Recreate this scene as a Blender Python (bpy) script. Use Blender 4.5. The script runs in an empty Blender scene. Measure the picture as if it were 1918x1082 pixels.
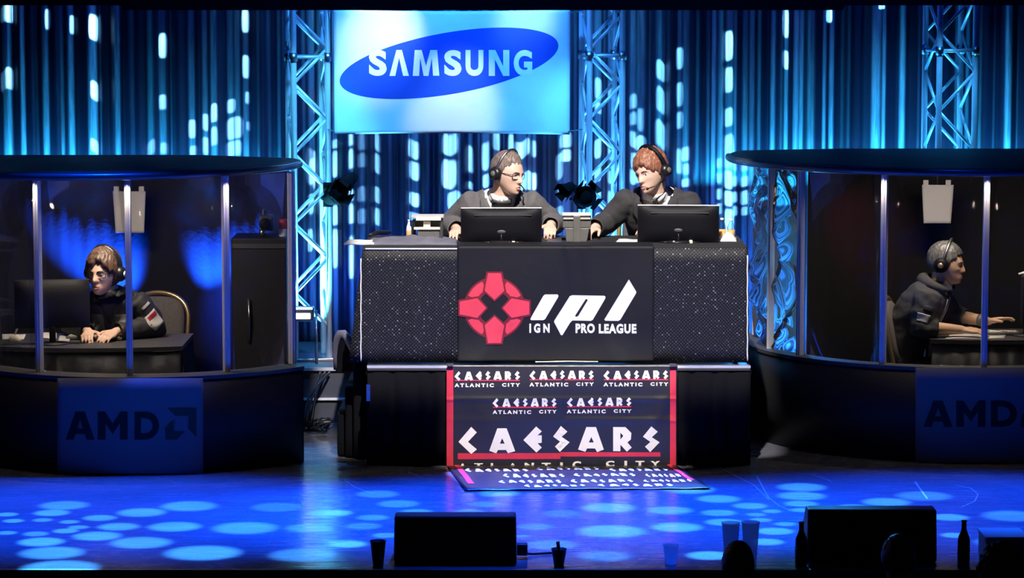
import bpy, bmesh, math, random
import numpy as np
from mathutils import Vector, Matrix, noise
from mathutils.geometry import tessellate_polygon
from mathutils.bvhtree import BVHTree

scene = bpy.context.scene
COL = scene.collection
R = math.radians
PI = math.pi
random.seed(4)

# ---------------------------------------------------------------- camera
F = 5580.0                       # focal length in pixels of the 1918 px wide frame
CAM = Vector((0.0, -18.0, 3.0))
PITCH = math.atan(597.0 / F)
cd = bpy.data.cameras.new('camera')
cd.sensor_width = 36.0
cd.lens = 36.0 * F / 1918.0
cd.clip_end = 100
cam = bpy.data.objects.new('camera', cd)
COL.objects.link(cam)
cam.location = CAM
cam.rotation_euler = (PI / 2 - PITCH, 0, 0)
scene.camera = cam
_fw = Vector((0, math.cos(PITCH), -math.sin(PITCH)))
_up = Vector((0, math.sin(PITCH), math.cos(PITCH)))

def ray(px, py):
    return (_fw * F + Vector((1, 0, 0)) * (px - 959) + _up * (541 - py))
def P(px, py, Y):                # point of the plane y = Y seen at a pixel
    d = ray(px, py); t = (Y - CAM.y) / d.y
    return CAM + d * t
def G(px, py, z=0.0):            # point of the level z seen at a pixel
    d = ray(px, py); t = (z - CAM.z) / d.z
    return CAM + d * t
def PC(px, py, cx, cy, rad):     # point of the front of an upright cylinder
    Y = cy - rad
    for _ in range(8):
        p = P(px, py, Y)
        Y = cy - math.sqrt(max(0.0, rad * rad - (p.x - cx) ** 2))
    return P(px, py, Y)

# ---------------------------------------------------------------- view, world
vs = scene.view_settings
scene.display_settings.display_device = 'sRGB'
vs.view_transform = 'Standard'
vs.look = 'None'
vs.exposure = 0.0
vs.gamma = 1.0
vs.use_curve_mapping = False
w = bpy.data.worlds.new('dark_hall')
scene.world = w
w.use_nodes = True
w.node_tree.nodes['Background'].inputs[0].default_value = (0.10, 0.16, 0.5, 1)
w.node_tree.nodes['Background'].inputs[1].default_value = 0.006

# ---------------------------------------------------------------- lights
def aim(o, target):
    o.rotation_euler = (Vector(target) - o.location).to_track_quat('-Z', 'Y').to_euler()

def spot(name, loc, target, color, power, cone, blend=0.3, soft=0.05):
    L = bpy.data.lights.new(name, 'SPOT')
    L.energy = power; L.color = color; L.spot_size = R(cone); L.spot_blend = blend
    L.shadow_soft_size = soft
    o = bpy.data.objects.new(name, L); COL.objects.link(o)
    o.location = loc; aim(o, target)
    return o

def area(name, loc, target, color, power, sx, sy, spread=180):
    L = bpy.data.lights.new(name, 'AREA')
    L.energy = power; L.color = color; L.shape = 'RECTANGLE'; L.size = sx; L.size_y = sy
    L.spread = R(spread)
    o = bpy.data.objects.new(name, L); COL.objects.link(o)
    o.location = loc; aim(o, target)
    return o

def gobo(o, shapes, soft=0.25, base=0.0, power4=False):
    """A cut-out pattern in a spot lamp's gate. shapes: (world point, half width vector world, half height vector world, strength)."""
    L = o.data; L.use_nodes = True
    nt = L.node_tree; N = nt.nodes; em = [n for n in N if n.type == 'EMISSION'][0]
    bpy.context.view_layer.update()
    Mi = (Matrix.Translation(o.location) @ o.rotation_euler.to_matrix().to_4x4()).inverted()
    def uv(p):
        q = Mi @ Vector(p); return q.x / q.z, q.y / q.z
    tc = N.new('ShaderNodeTexCoord'); sx = N.new('ShaderNodeSeparateXYZ')
    nt.links.new(tc.outputs['Normal'], sx.inputs[0])
    def m(op, a, b):
        n = N.new('ShaderNodeMath'); n.operation = op
        for i, v in enumerate((a, b)):
            if isinstance(v, (int, float)): n.inputs[i].default_value = v
            else: nt.links.new(v, n.inputs[i])
        return n.outputs[0]
    cx = N.new('ShaderNodeCombineXYZ')
    nt.links.new(m('DIVIDE', sx.outputs[0], sx.outputs[2]), cx.inputs[0])
    nt.links.new(m('DIVIDE', sx.outputs[1], sx.outputs[2]), cx.inputs[1])
    acc = base
    for p, hw, hh, s in shapes:
        c = uv(p); a = uv(Vector(p) + Vector(hw)); b = uv(Vector(p) + Vector(hh))
        e1 = (a[0] - c[0], a[1] - c[1]); e2 = (b[0] - c[0], b[1] - c[1])
        det = e1[0] * e2[1] - e1[1] * e2[0]
        # inverse of [e1 e2]: unit-square coordinates of the cut-out
        i00, i01, i10, i11 = e2[1] / det, -e2[0] / det, -e1[1] / det, e1[0] / det
        d1 = N.new('ShaderNodeVectorMath'); d1.operation = 'SUBTRACT'
        nt.links.new(cx.outputs[0], d1.inputs[0]); d1.inputs[1].default_value = (c[0], c[1], 0)
        q = []
        for r0, r1 in ((i00, i01), (i10, i11)):
            dp = N.new('ShaderNodeVectorMath'); dp.operation = 'DOT_PRODUCT'
            nt.links.new(d1.outputs[0], dp.inputs[0]); dp.inputs[1].default_value = (r0, r1, 0)
            q.append(m('POWER', m('ABSOLUTE', dp.outputs['Value'], 0), float(power4) if power4 else 2.0))
        r = m('ADD', q[0], q[1])
        mr = N.new('ShaderNodeMapRange'); mr.interpolation_type = 'SMOOTHSTEP'
        nt.links.new(r, mr.inputs[0])
        mr.inputs[1].default_value = max(0.02, 1 - soft * 2); mr.inputs[2].default_value = 1 + soft * 2
        mr.inputs[3].default_value = s; mr.inputs[4].default_value = 0.0
        acc = m('ADD', acc, mr.outputs[0])
    nt.links.new(acc, em.inputs['Strength'])
    em.inputs['Color'].default_value = (1, 1, 1, 1)

BLUE = (0.002, 0.070, 1.0)
MID = (0.02, 0.22, 1.0)
CYAN = (0.10, 0.55, 1.0)
ICE = (0.38, 0.80, 1.0)
WARM = (1.0, 0.80, 0.60)
CURT = 3.2                        # depth of the curtain

# key light on the two casters, their desk and its banners (profile spot with shutters)
key = spot('key_spot', (0.35, -4.6, 7.0), (0.3, 0.25, 1.0), (1.0, 0.93, 0.88), 5000, 40, 0.1, 0.06)
_kz = P(1040, 681, 0).z
gobo(key, [(Vector((P(1040, 572, 0).x, 0, (_kz + 2.80) / 2)), Vector((1.165, 0, 0)), Vector((0, 0, (2.75 - _kz) / 2)), 1.0),
           (Vector((P(1054, 572, 0).x, 0, _kz / 2 - .08)), Vector((.735, 0, 0)), Vector((0, 0, _kz / 2 + .14)), 1.0)], 0.04, 0.0, 14)

# floor: blue wash plus dotted cut-out projectors straight overhead
for x, y, pw, cyy in ((-2.25, -.45, 15000, -1.70), (0.15, -.3, 20000, -1.75), (2.5, 0.0, 14000, -1.60)):
    o = spot('floor_wash', (x, y, 6.5), (x, cyy, 0), BLUE, pw, 60, 0.2, 0.08)
    gobo(o, [(Vector((x, cyy, 0)), Vector((1.75, 0, 0)), Vector((0, 1.10, 0)), 1.0)], .42)
DOTS = [(120,946,44,.8),(97,960,32,1),(13,963,20,1),(25,975,19,1),(80,973.5,18,.8),(130,977,18,.9),(187,969.5,30,1),(265,959.5,43,1),
 (354,947.5,50,.9),(519,949.5,46,.5),(617,961,38,.8),(147,987,19,.9),(123,994,23,1),(222,986,37,1.1),(327,986,47,1.1),(459,988.5,58,.9),
 (579,988.5,42,.7),(67,999.5,23,.8),(13,997.5,18,.9),(182,1003.5,43,1.2),(77,1014.5,41,1.3),(264,1016,54,1.1),(97,1035,57,1.1),
 (380,1035,67,1.3),(567,1039,60,.7),(113,1063,67,1.4),(648,1018,36,.9),
 (707,925,38,.6),(746,943,37,.7),(780,958.5,30,.8),(698,969,29,.7),(635,960,26,.7),(680,985,33,.6),(722,1002,24,.8),(656,1019.5,30,.8),
 (934,924,36,.9),(912,944,29,.5),(879,958.5,29,.6),(1054,961.5,36,.4),(1140,950.5,48,1.1),(1255,955.5,40,1),(1003,986,32,.6),(978,1004,15,.6),
 (1145,995,60,1.2),(1268,987,45,1.3),(1032,1020,47,.6),(1131,1041,48,.5),(1290,916,46,1.1),
 (1346,934,39,1),(1405,947,31,.9),(1346,960,32,.9),(1356,977.5,34,1.1),(1416,963.5,18,.7),(1446,957,18,.8),(1425,973.5,20,.9),(1471,981,20,.9),
 (1451,994.5,34,1.2),(1435,1014.5,32,1.2),(1328,1040,40,1.4),(1501.5,912,43,.8),(1501.5,928.5,43,.9),(1501,943,30,.9),(1500,955,20,.9),
 (1600,950,32,.9),(1660,940,43,.9),(1730,928.5,49,.6),(1778,968.5,34,1),(1788,1002,25,1),(1895,966,53,.6),(1890,1016,60,.6)]
_gx = (-2.5, -1.35, -0.4, 0.75, 1.75, 2.7)
_gb = [[] for _ in _gx]
for px, py, hw, s in DOTS:
    c = G(px, py); r = G(px + hw, py).x - c.x
    k = min(range(len(_gx)), key=lambda i: abs(_gx[i] - c.x))
    _gb[k].append((c, Vector((r, 0, 0)), Vector((0, r, 0)), s))
for gx, sh in zip(_gx, _gb):
    o = spot('dot_projector', (gx, -1.9, 6.0), (gx, -1.9, 0), (0.05, 0.36, 1.0), 15000, 40, 0.1, 0.01)
    o.rotation_euler = (0, 0, 0)
    gobo(o, sh, 0.28)
fl = spot('banner_floor_wash', (0.5, -2.6, 5.5), G(1080, 900), (0.12, 0.19, 1.0), 24000, 24, 0.1, 0.02)
_c = G(1079, 900); gobo(fl, [(_c, Vector((.70, 0, 0)), Vector((-.07, .34, 0)), 1.0)], .08, 0.0, 12)
# ---------------------------------------------------------------- curtain lights
# (pixel column, top, bottom, half width, strength) of each bright patch thrown on the curtain
DASH_TOP = [(16,8,42,8,1),(16,130,168,8,1),(175,30,75,8,1.1),(177,155,188,7,1.1),(177,265,288,7,1),(305,65,108,6,1),(305,180,205,6,.9),(308,270,288,6,.8),
 (283,265,290,7,1),(360,225,257,6,1.2),(385,214,243,5,1.2),(402,200,232,6,1.3),(433,187,210,7,1),(440,222,260,13,1.3),(363,274,292,6,1.2),
 (385,258,287,5,1.3),(402,244,276,6,1.3),(438,266,292,13,1.2),(460,20,60,5,1),(461,106,146,5,1),(464,174,194,3,.8),(466,230,244,3,.7),
 (588,190,205,4,.8),(582,278,345,6,1.2),(88,20,55,4,.5),(135,30,62,4,.5)]
DASH_RIGHT = [(1185,180,205,5,.8),(1185,214,236,5,.8),(1199,205,245,5,.5),(1237,115,150,8,.8),(1237,165,210,8,.9),(1237,228,275,10,1.1),(1272,92,130,5,.8),
 (1272,158,200,5,.8),(1272,213,242,5,.8),(1365,60,112,6,1.2),(1365,128,172,6,1.2),(1365,204,236,6,1.2),(1365,254,314,8,1.3),
 (1472,20,70,4,1),(1472,98,130,4,1),(1554,18,42,4,1),(1119,150,190,7,.8),(1119,195,214,7,.8),(1143,160,182,4,.7),(1093,215,250,4,.7),(1652,8,16,5,.8)]
DASH_LOW = [(627,262,276,5,.8),(627,283,330,5,.9),(627,385,420,5,.8),(627,430,500,5,.8),(657,250,273,5,1.1),(657,282,316,5,1.2),(657,357,376,5,1.1),(657,384,418,5,1.2),
 (657,445,520,5,1.2),(678,250,280,7,.35),(678,288,312,7,.4),(678,350,376,7,.35),(678,392,418,7,.35),(707,250,280,4,.9),(707,288,322,4,1),(707,350,378,4,.9),
 (707,390,420,4,1),(775,262,294,9,1),(777,302,334,8,1.1),(777,360,384,8,1.1),(777,398,412,8,.8),(843,250,287,12,1.2),(841,298,350,11,1.3),(853,358,390,11,1),
 (881,278,324,6,1),(881,344,356,5,.7),(909,264,314,7,.9),(910,324,347,6,.9),(930,250,280,6,.9),(957,250,288,5,.9),(977,262,292,12,1.3),
 (986,324,356,14,1.2),(1000,264,292,4,.8),(1001,324,353,4,.9),(1048,285,332,5,.9),(1048,344,366,4,.7),(1048,385,412,5,.8),(1060,250,276,9,1.1),(1060,282,302,8,1.2),
 (1119,258,292,7,1),(1119,312,336,7,.8),(1119,354,382,6,1),(1119,398,432,6,1),(1143,268,297,4,.9),(1143,320,342,4,.9),(1143,358,386,4,.9),(1143,408,432,4,.8),
 (1185,244,272,5,.9),(1187,284,312,5,.9),(1185,316,342,5,.9),(1199,254,278,9,1.1),(1199,284,306,9,1.2),(1199,320,340,9,1.2),(1272,278,322,5,.9),
 (1284,274,298,7,1),(1286,306,324,5,.9),(1285,334,347,7,1),(1348,293,309,5,.8),(1348,321,337,5,.8),(1348,351,369,5,.8),(1348,379,397,5,.8),
 (1365,320,352,7,1.2),(1365,358,384,7,1.2),(1366,392,440,7,1.1),(1376,303,318,4,.8),(1376,330,347,4,.8),(1376,359,377,4,.8),(1376,386,402,4,.7),
 (1395,304,319,6,1.1),(1395,331,348,6,1.2),(1395,358,382,6,1.1),(1395,388,402,5,.8),(600,330,380,5,.8),(585,300,345,6,.9),(583,365,400,5,.8),(581,430,470,5,.8)]
def dash_shapes(L):
    out = []
    for px, y0, y1, hw, s in L:
        c = P(px, (y0 + y1) / 2, CURT)
        out.append((c, P(px + hw * 1.25, (y0 + y1) / 2, CURT) - c, P(px, y0 - 1, CURT) - c, s))
    return out
def gobo_flat(name, loc, color, power, shapes, base=0.0, soft=.2):
    o = spot(name, loc, (loc[0], loc[1] + 1, loc[2]), color, power, 160, 0.0, 0.006)
    o.rotation_euler = (PI / 2, 0, 0)
    gobo(o, shapes, soft, base, 4)
    return o
gobo_flat('curtain_projector', (-2.35, 1.35, 3.55), (0.22, 0.62, 1.0), 2000, dash_shapes(DASH_TOP))
gobo_flat('curtain_projector', (1.5, 1.3, 3.5), (0.16, 0.58, 1.0), 2000, dash_shapes(DASH_RIGHT))
_low = dash_shapes(DASH_LOW)
gobo_flat('curtain_projector', (-0.75, 1.62, 0.80), (0.22, 0.62, 1.0), 1000, [s for s in _low if s[0].x < -0.28])
gobo_flat('curtain_projector', (0.12, 1.62, 0.80), (0.22, 0.62, 1.0), 1000, [s for s in _low if -0.28 <= s[0].x < 0.5])
gobo_flat('curtain_projector', (1.15, 1.62, 0.80), (0.18, 0.60, 1.0), 1000, [s for s in _low if s[0].x >= 0.5])
# washes along the foot and the head of the curtain
area('curtain_batten', (-2.75, 3.05, 1.52), (-2.75, 3.17, 2.1), (0.02, 0.42, 1.0), 25, 2.1, 0.04)
area('curtain_batten', (2.65, 3.04, 1.50), (2.65, 3.17, 2.1), (0.02, 0.45, 1.0), 40, 2.8, 0.04)
area('curtain_batten', (0.1, 2.75, 0.55), (0.1, 3.2, 1.5), (0.008, 0.085, 1.0), 34, 3.4, 0.08)
area('curtain_batten', (1.9, 2.9, .25), (1.9, 3.2, 1.0), (0.02, 0.24, 1.0), 16, 1.0, .06)  # added to light the curtain seen through the film
area('curtain_batten', (0, 2.2, 3.9), (0, 3.2, 2.0), (0.006, 0.06, 1.0), 16, 7.6, 0.1)
spot('green_par', (-1.4, 2.5, 0.3), P(675, 450, CURT), (0.02, 0.5, 0.25), 9, 50, 1.0, 0.05)

# ---------------------------------------------------------------- mesh helpers
def clean(s): return s
class MB:
    def __init__(self): self.v = []; self.f = []
    def add(self, verts, faces):
        n = len(self.v)
        self.v += [tuple(p) for p in verts]
        self.f += [tuple(i + n for i in f) for f in faces]
        return self
    def box(self, c, s, M=None):
        c = Vector(c); h = Vector(s) / 2
        vs_ = [Vector((x * h.x, y * h.y, z * h.z)) for x in (-1, 1) for y in (-1, 1) for z in (-1, 1)]
        if M is not None: vs_ = [M @ p for p in vs_]
        return self.add([c + p for p in vs_], [(0, 1, 3, 2), (4, 6, 7, 5), (0, 4, 5, 1), (2, 3, 7, 6), (0, 2, 6, 4), (1, 5, 7, 3)])
    def hexa(self, pts):     # 8 points: bottom ring 0-3, top ring 4-7
        return self.add(pts, [(3, 2, 1, 0), (4, 5, 6, 7), (0, 1, 5, 4), (1, 2, 6, 5), (2, 3, 7, 6), (3, 0, 4, 7)])
    def loft(self, rings, cap=True, closed=False):
        n = len(rings[0]); vs_ = [p for r in rings for p in r]; fs = []
        m = len(rings)
        for i in range(m if closed else m - 1):
            a = i * n; b = ((i + 1) % m) * n
            for j in range(n):
                k = (j + 1) % n
                fs.append((a + j, a + k, b + k, b + j))
        if cap and not closed:
            fs.append(tuple(range(n - 1, -1, -1))); fs.append(tuple(range((m - 1) * n, m * n)))
        return self.add(vs_, fs)
    def tube(self, pts, rad, n=10, cap=True, closed=False, flat=1.0, side=None):
        pts = [Vector(p) for p in pts]
        rads = rad if isinstance(rad, (list, tuple)) else [rad] * len(pts)
        rings = []; prev = None; m = len(pts)
        for i, p in enumerate(pts):
            if closed: t = pts[(i + 1) % m] - pts[i - 1]
            else: t = pts[min(i + 1, m - 1)] - pts[max(i - 1, 0)]
            t.normalize()
            if prev is None:
                a = Vector(side) if side else (Vector((0, 0, 1)) if abs(t.z) < .9 else Vector((1, 0, 0)))
            else: a = prev
            a = (a - t * a.dot(t)).normalized(); prev = a
            b = t.cross(a)
            rings.append([p + (a * math.cos(2 * PI * k / n) + b * math.sin(2 * PI * k / n) * flat) * rads[i] for k in range(n)])
        return self.loft(rings, cap, closed)
    def limb(self, pts, rads, n=12):      # a tube with rounded ends
        pts = [Vector(p) for p in pts]
        d0 = (pts[0] - pts[1]).normalized(); d1 = (pts[-1] - pts[-2]).normalized()
        a, b = rads[0], rads[-1]
        P_ = [pts[0] + d0 * a * .95, pts[0] + d0 * a * .6] + pts + [pts[-1] + d1 * b * .6, pts[-1] + d1 * b * .95]
        return self.tube(P_, [a * .3, a * .8] + list(rads) + [b * .8, b * .3], n)
    def lathe(self, prof, n=24, M=None, cap=True):   # profile of (radius, height) about z
        rings = [[Vector((r * math.cos(2 * PI * k / n), r * math.sin(2 * PI * k / n), z)) for k in range(n)] for r, z in prof]
        if M is not None: rings = [[M @ p for p in r] for r in rings]
        return self.loft(rings, cap)
    def ball(self, c, r, nu=16, nv=10, M=None):
        rx, ry, rz = r if isinstance(r, (tuple, list)) else (r, r, r)
        rings = []
        for i in range(1, nv):
            a = PI * i / nv
            ring = [Vector((rx * math.sin(a) * math.cos(2 * PI * k / nu), ry * math.sin(a) * math.sin(2 * PI * k / nu), -rz * math.cos(a))) for k in range(nu)]
            if M is not None: ring = [M @ p for p in ring]
            rings.append([Vector(c) + p for p in ring])
        return self.loft(rings)
    def grid(self, fn, nu, nv, wrap=False):
        vs_ = [fn(i / nu, j / nv) for j in range(nv + 1) for i in range(nu + 1)]
        fs = [(j * (nu + 1) + i, j * (nu + 1) + i + 1, (j + 1) * (nu + 1) + i + 1, (j + 1) * (nu + 1) + i) for j in range(nv) for i in range(nu)]
        return self.add(vs_, fs)
    def mesh(self, name, M=None):
        me = bpy.data.meshes.new(name)
        vs_ = self.v if M is None else [tuple(M @ Vector(p)) for p in self.v]
        me.from_pydata(vs_, [], self.f)
        return me
    def build(self, name, mat, parent=None, smooth=False, M=None, fix=True):
        me = self.mesh(name, M)
        if fix:
            bm = bmesh.new(); bm.from_mesh(me)
            bmesh.ops.recalc_face_normals(bm, faces=bm.faces); bm.to_mesh(me); bm.free()
        return link(name, me, mat, parent, smooth)

def origin(o):
    p = Vector(o.location)
    while o.parent: o = o.parent; p += o.location
    return p
def link(name, me, mat, parent=None, smooth=False):
    """Link a mesh given in world coordinates as a child of parent (or with its own base point)."""
    o = bpy.data.objects.new(name, me); COL.objects.link(o)
    if isinstance(mat, (list, tuple)):
        for m_ in mat: me.materials.append(m_)
    elif mat: me.materials.append(mat)
    if parent:
        o.parent = parent; off = origin(parent)
    else:
        bb = np.array([v.co for v in me.vertices])
        off = Vector(((bb[:, 0].min() + bb[:, 0].max()) / 2, (bb[:, 1].min() + bb[:, 1].max()) / 2, bb[:, 2].min()))
        o.location = off
    me.transform(Matrix.Translation(-off))
    if smooth: me.polygons.foreach_set('use_smooth', [True] * len(me.polygons))
    return o
def bevel(o, wdt, seg=2):
    m_ = o.modifiers.new('bevel', 'BEVEL'); m_.width = wdt; m_.segments = seg; m_.limit_method = 'ANGLE'; m_.angle_limit = R(40)
    return o
def solid(o, t, off=-1):
    m_ = o.modifiers.new('solid', 'SOLIDIFY'); m_.thickness = t; m_.offset = off
    return o
def tag(o, label=None, cat=None, group=None, kind=None):
    if label: o['label'] = label
    if cat: o['category'] = cat
    if group: o['group'] = group
    if kind: o['kind'] = kind
    return o
def thing(name, loc, label, cat, group=None):
    o = bpy.data.objects.new(name, None); COL.objects.link(o)
    o.location = loc; o.empty_display_size = .1
    return tag(o, label, cat, group)
def copy_tree(o, parent=None):
    c = o.copy(); COL.objects.link(c)
    if parent: c.parent = parent
    for ch in list(o.children): copy_tree(ch, c)
    return c

# ---------------------------------------------------------------- flat print helpers
def poly2d(polys):
    """polys: list of (outline, [holes]) -> verts, faces"""
    V = []; Fc = []
    for out, holes in polys:
        loops = [[Vector((x, y, 0)) for x, y in out]] + [[Vector((x, y, 0)) for x, y in h] for h in holes]
        flat = [p for l in loops for p in l]
        n = len(V)
        V += [(p.x, p.y) for p in flat]
        Fc += [tuple(i + n for i in t) for t in tessellate_polygon(loops)]
    return V, Fc
def text2d(s, bold=0.0, space=1.0):
    c = bpy.data.curves.new('lettering', 'FONT'); c.body = s; c.offset = bold; c.resolution_u = 5; c.space_character = space
    o = bpy.data.objects.new('lettering', c); COL.objects.link(o)
    bpy.context.view_layer.update()
    me = bpy.data.meshes.new_from_object(o.evaluated_get(bpy.context.evaluated_depsgraph_get()))
    V = [(v.co.x, -v.co.y) for v in me.vertices]; Fc = [tuple(p.vertices) for p in me.polygons]
    bpy.data.objects.remove(o); bpy.data.curves.remove(c); bpy.data.meshes.remove(me)
    return V, Fc
def fit(vf, x0, y0, x1, y1):       # y grows downwards, as in the picture
    V, Fc = vf
    xs = [p[0] for p in V]; ys = [p[1] for p in V]
    ax, bx, ay, by = min(xs), max(xs), min(ys), max(ys)
    return [(x0 + (p[0] - ax) / (bx - ax) * (x1 - x0), y0 + (p[1] - ay) / (by - ay) * (y1 - y0)) for p in V], Fc
def join2d(*parts):
    V = []; Fc = []
    for v, f in parts:
        n = len(V); V += v; Fc += [tuple(i + n for i in t) for t in f]
    return V, Fc
def decal(name, vf, fn, mat, parent, thick=.0015, L=None, label=None):
    """Printed or sewn-on shape: 2-D shape mapped on to a surface by fn(x, y), with its own thickness."""
    V, Fc = vf
    bm = bmesh.new()
    vs_ = [bm.verts.new((x, y, 0)) for x, y in V]
    for t in Fc:
        try: bm.faces.new([vs_[i] for i in t])
        except ValueError: pass
    bmesh.ops.remove_doubles(bm, verts=bm.verts, dist=1e-5)
    if L:
        for _ in range(5):
            ed = [e for e in bm.edges if e.calc_length() > L]
            if not ed: break
            bmesh.ops.subdivide_edges(bm, edges=ed, cuts=1)
            bmesh.ops.triangulate(bm, faces=[f for f in bm.faces if len(f.verts) > 3])
    for v in bm.verts: v.co = fn(v.co.x, v.co.y)
    bmesh.ops.recalc_face_normals(bm, faces=bm.faces)
    fs = list(bm.faces)
    if fs:   # face the audience
        s = sum((f.normal.y + f.normal.z * -.3) * f.calc_area() for f in fs)
        if s > 0: bmesh.ops.reverse_faces(bm, faces=fs)
    me = bpy.data.meshes.new(name); bm.to_mesh(me); bm.free()
    o = link(name, me, mat, parent)
    solid(o, thick)
    if label: o['label'] = label
    return o

# ---------------------------------------------------------------- materials
def mat(name, color, rough=.6, metal=0.0, spec=.5, emit=None, emit_s=0, bump=None, var=None, coat=0, sheen=0):
    m_ = bpy.data.materials.new(name); m_.use_nodes = True
    nt = m_.node_tree; b = nt.nodes['Principled BSDF']
    b.inputs['Base Color'].default_value = (*color, 1)
    b.inputs['Roughness'].default_value = rough; b.inputs['Metallic'].default_value = metal
    b.inputs['Specular IOR Level'].default_value = spec
    b.inputs['Coat Weight'].default_value = coat
    b.inputs['Sheen Weight'].default_value = sheen
    if emit:
        b.inputs['Emission Color'].default_value = (*emit, 1); b.inputs['Emission Strength'].default_value = emit_s
    tc = nt.nodes.new('ShaderNodeTexCoord')
    if var:           # (scale, amount) mottling of the colour
        nz = nt.nodes.new('ShaderNodeTexNoise'); nz.inputs['Scale'].default_value = var[0]; nz.inputs['Detail'].default_value = 4
        nt.links.new(tc.outputs['Object'], nz.inputs['Vector'])
        mx = nt.nodes.new('ShaderNodeMix'); mx.data_type = 'RGBA'
        nt.links.new(nz.outputs['Fac'], mx.inputs[0])
        mx.inputs[6].default_value = (*[c * (1 - var[1]) for c in color], 1)
        mx.inputs[7].default_value = (*[min(1, c * (1 + var[1])) for c in color], 1)
        nt.links.new(mx.outputs[2], b.inputs['Base Color'])
    if bump:          # (scale, strength)
        nz = nt.nodes.new('ShaderNodeTexNoise'); nz.inputs['Scale'].default_value = bump[0]; nz.inputs['Detail'].default_value = 3
        nt.links.new(tc.outputs['Object'], nz.inputs['Vector'])
        bp = nt.nodes.new('ShaderNodeBump'); bp.inputs['Strength'].default_value = bump[1]; bp.inputs['Distance'].default_value = .01
        nt.links.new(nz.outputs['Fac'], bp.inputs['Height']); nt.links.new(bp.outputs[0], b.inputs['Normal'])
    return m_
M = {}
M['black_cloth'] = mat('black_cloth', (.012, .012, .016), .85, var=(8, .3), bump=(60, .2))
M['black_drape'] = mat('black_drape', (.004, .004, .006), .9, spec=.1, bump=(40, .2))
M['matte_black'] = mat('matte_black', (.008, .008, .010), .6, bump=(80, .1))
M['black_plastic'] = mat('black_plastic', (.010, .010, .012), .35, var=(20, .2))
M['gloss_black'] = mat('gloss_black', (.004, .004, .007), .5, spec=.12)
M['grey_plastic'] = mat('grey_plastic', (.13, .125, .12), .45, var=(30, .2))
M['dark_grey'] = mat('dark_grey', (.05, .05, .055), .5, var=(20, .2))
M['banner_black'] = mat('banner_black', (.010, .010, .012), .65, spec=.25, var=(5, .25), bump=(9, .35))
M['vinyl_black'] = mat('vinyl_black', (.017, .016, .017), .42, var=(4, .3), bump=(7, .6))
M['print_white'] = mat('print_white', (.85, .85, .83), .6, var=(14, .05))
M['print_cream'] = mat('print_cream', (.86, .80, .66), .6, var=(10, .06))
M['print_red'] = mat('print_red', (.60, .025, .045), .6, var=(10, .25))
M['logo_red'] = mat('logo_red', (.72, .045, .075), .6, var=(9, .2))
M['logo_dark_red'] = mat('logo_dark_red', (.18, .006, .015), .6, var=(9, .2))
M['paper'] = mat('paper', (.80, .80, .78), .7, var=(12, .05))
M['grey_paper'] = mat('grey_paper', (.50, .49, .48), .7, var=(12, .06))
M['aluminium'] = mat('aluminium', (.74, .75, .78), .32, .35, var=(20, .1))
M['steel'] = mat('steel', (.5, .5, .52), .3, 1.0, var=(20, .1))
M['gold'] = mat('gold', (.80, .56, .26), .28, .9, var=(30, .1))
M['chair_cloth'] = mat('chair_cloth', (.10, .09, .09), .9, var=(50, .3))
M['banner_white'] = mat('banner_white', (.80, .83, .86), .55, var=(3, .03))
M['banner_blue'] = mat('banner_blue', (.006, .07, .50), .5, var=(3, .06))
M['skin'] = mat('skin', (.66, .40, .29), .5, var=(16, .08)); 
M['skin_light'] = mat('skin_light', (.72, .47, .36), .5, var=(16, .08))
M['skin_tan'] = mat('skin_tan', (.58, .36, .23), .5, var=(16, .08))
M['lips'] = mat('lips', (.42, .14, .12), .45, var=(40, .1))
M['eye_white'] = mat('eye_white', (.75, .74, .72), .2, var=(40, .03))
M['iris'] = mat('iris', (.03, .02, .015), .15, var=(60, .2))
M['suit_grey'] = mat('suit_grey', (.115, .110, .115), .9, var=(60, .2), bump=(90, .15))
M['suit_charcoal'] = mat('suit_charcoal', (.040, .038, .042), .9, var=(60, .2), bump=(90, .15))
M['team_jacket'] = mat('team_jacket', (.020, .020, .024), .7, var=(20, .4), bump=(25, .3))
M['jacket_panel'] = mat('jacket_panel', (.10, .10, .095), .7, var=(25, .3), bump=(30, .3))
M['hoodie'] = mat('hoodie', (.035, .036, .042), .85, var=(40, .25), bump=(40, .3))
M['sign_grey_cloth'] = mat('pale_shirt', (.12, .13, .18), .85, var=(30, .3))
M['trousers'] = mat('trousers', (.02, .02, .024), .9, var=(40, .2))
M['shirt'] = mat('shirt', (.82, .82, .83), .75, var=(20, .04))
M['tie'] = mat('tie', (.11, .115, .12), .5, var=(90, .6))
M['shoe'] = mat('shoe', (.012, .011, .010), .3, var=(20, .2))
M['glass_frame'] = mat('glass_frame', (.05, .012, .010), .35, var=(20, .2))
M['label_orange'] = mat('label_orange', (.75, .42, .16), .5, var=(30, .2))
M['stage_edge'] = mat('stage_edge', (.34, .34, .36), .45, .3, var=(9, .2))
M['edge_white'] = mat('edge_white', (.75, .76, .78), .5, var=(9, .1))
M['riser_face'] = mat('riser_face', (.06, .065, .085), .5, var=(5, .25))
M['sign_grey'] = mat('sign_grey', (.17, .175, .19), .7, var=(4, .08))
M['sign_ink'] = mat('sign_ink', (.006, .006, .008), .7, var=(9, .2))
M['sign_green'] = mat('sign_green', (.005, .05, .03), .7, var=(9, .2))
M['roof_grey'] = mat('roof_grey', (.03, .03, .04), .5, var=(3, .2))
M['rim_gloss'] = mat('rim_gloss', (.10, .11, .14), .25, .3, var=(3, .2))
M['cup_black'] = mat('cup_black', (.008, .008, .010), .4, var=(20, .2))
M['bottle_brown'] = mat('bottle_brown', (.018, .010, .006), .12, var=(20, .2), coat=.5)
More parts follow.
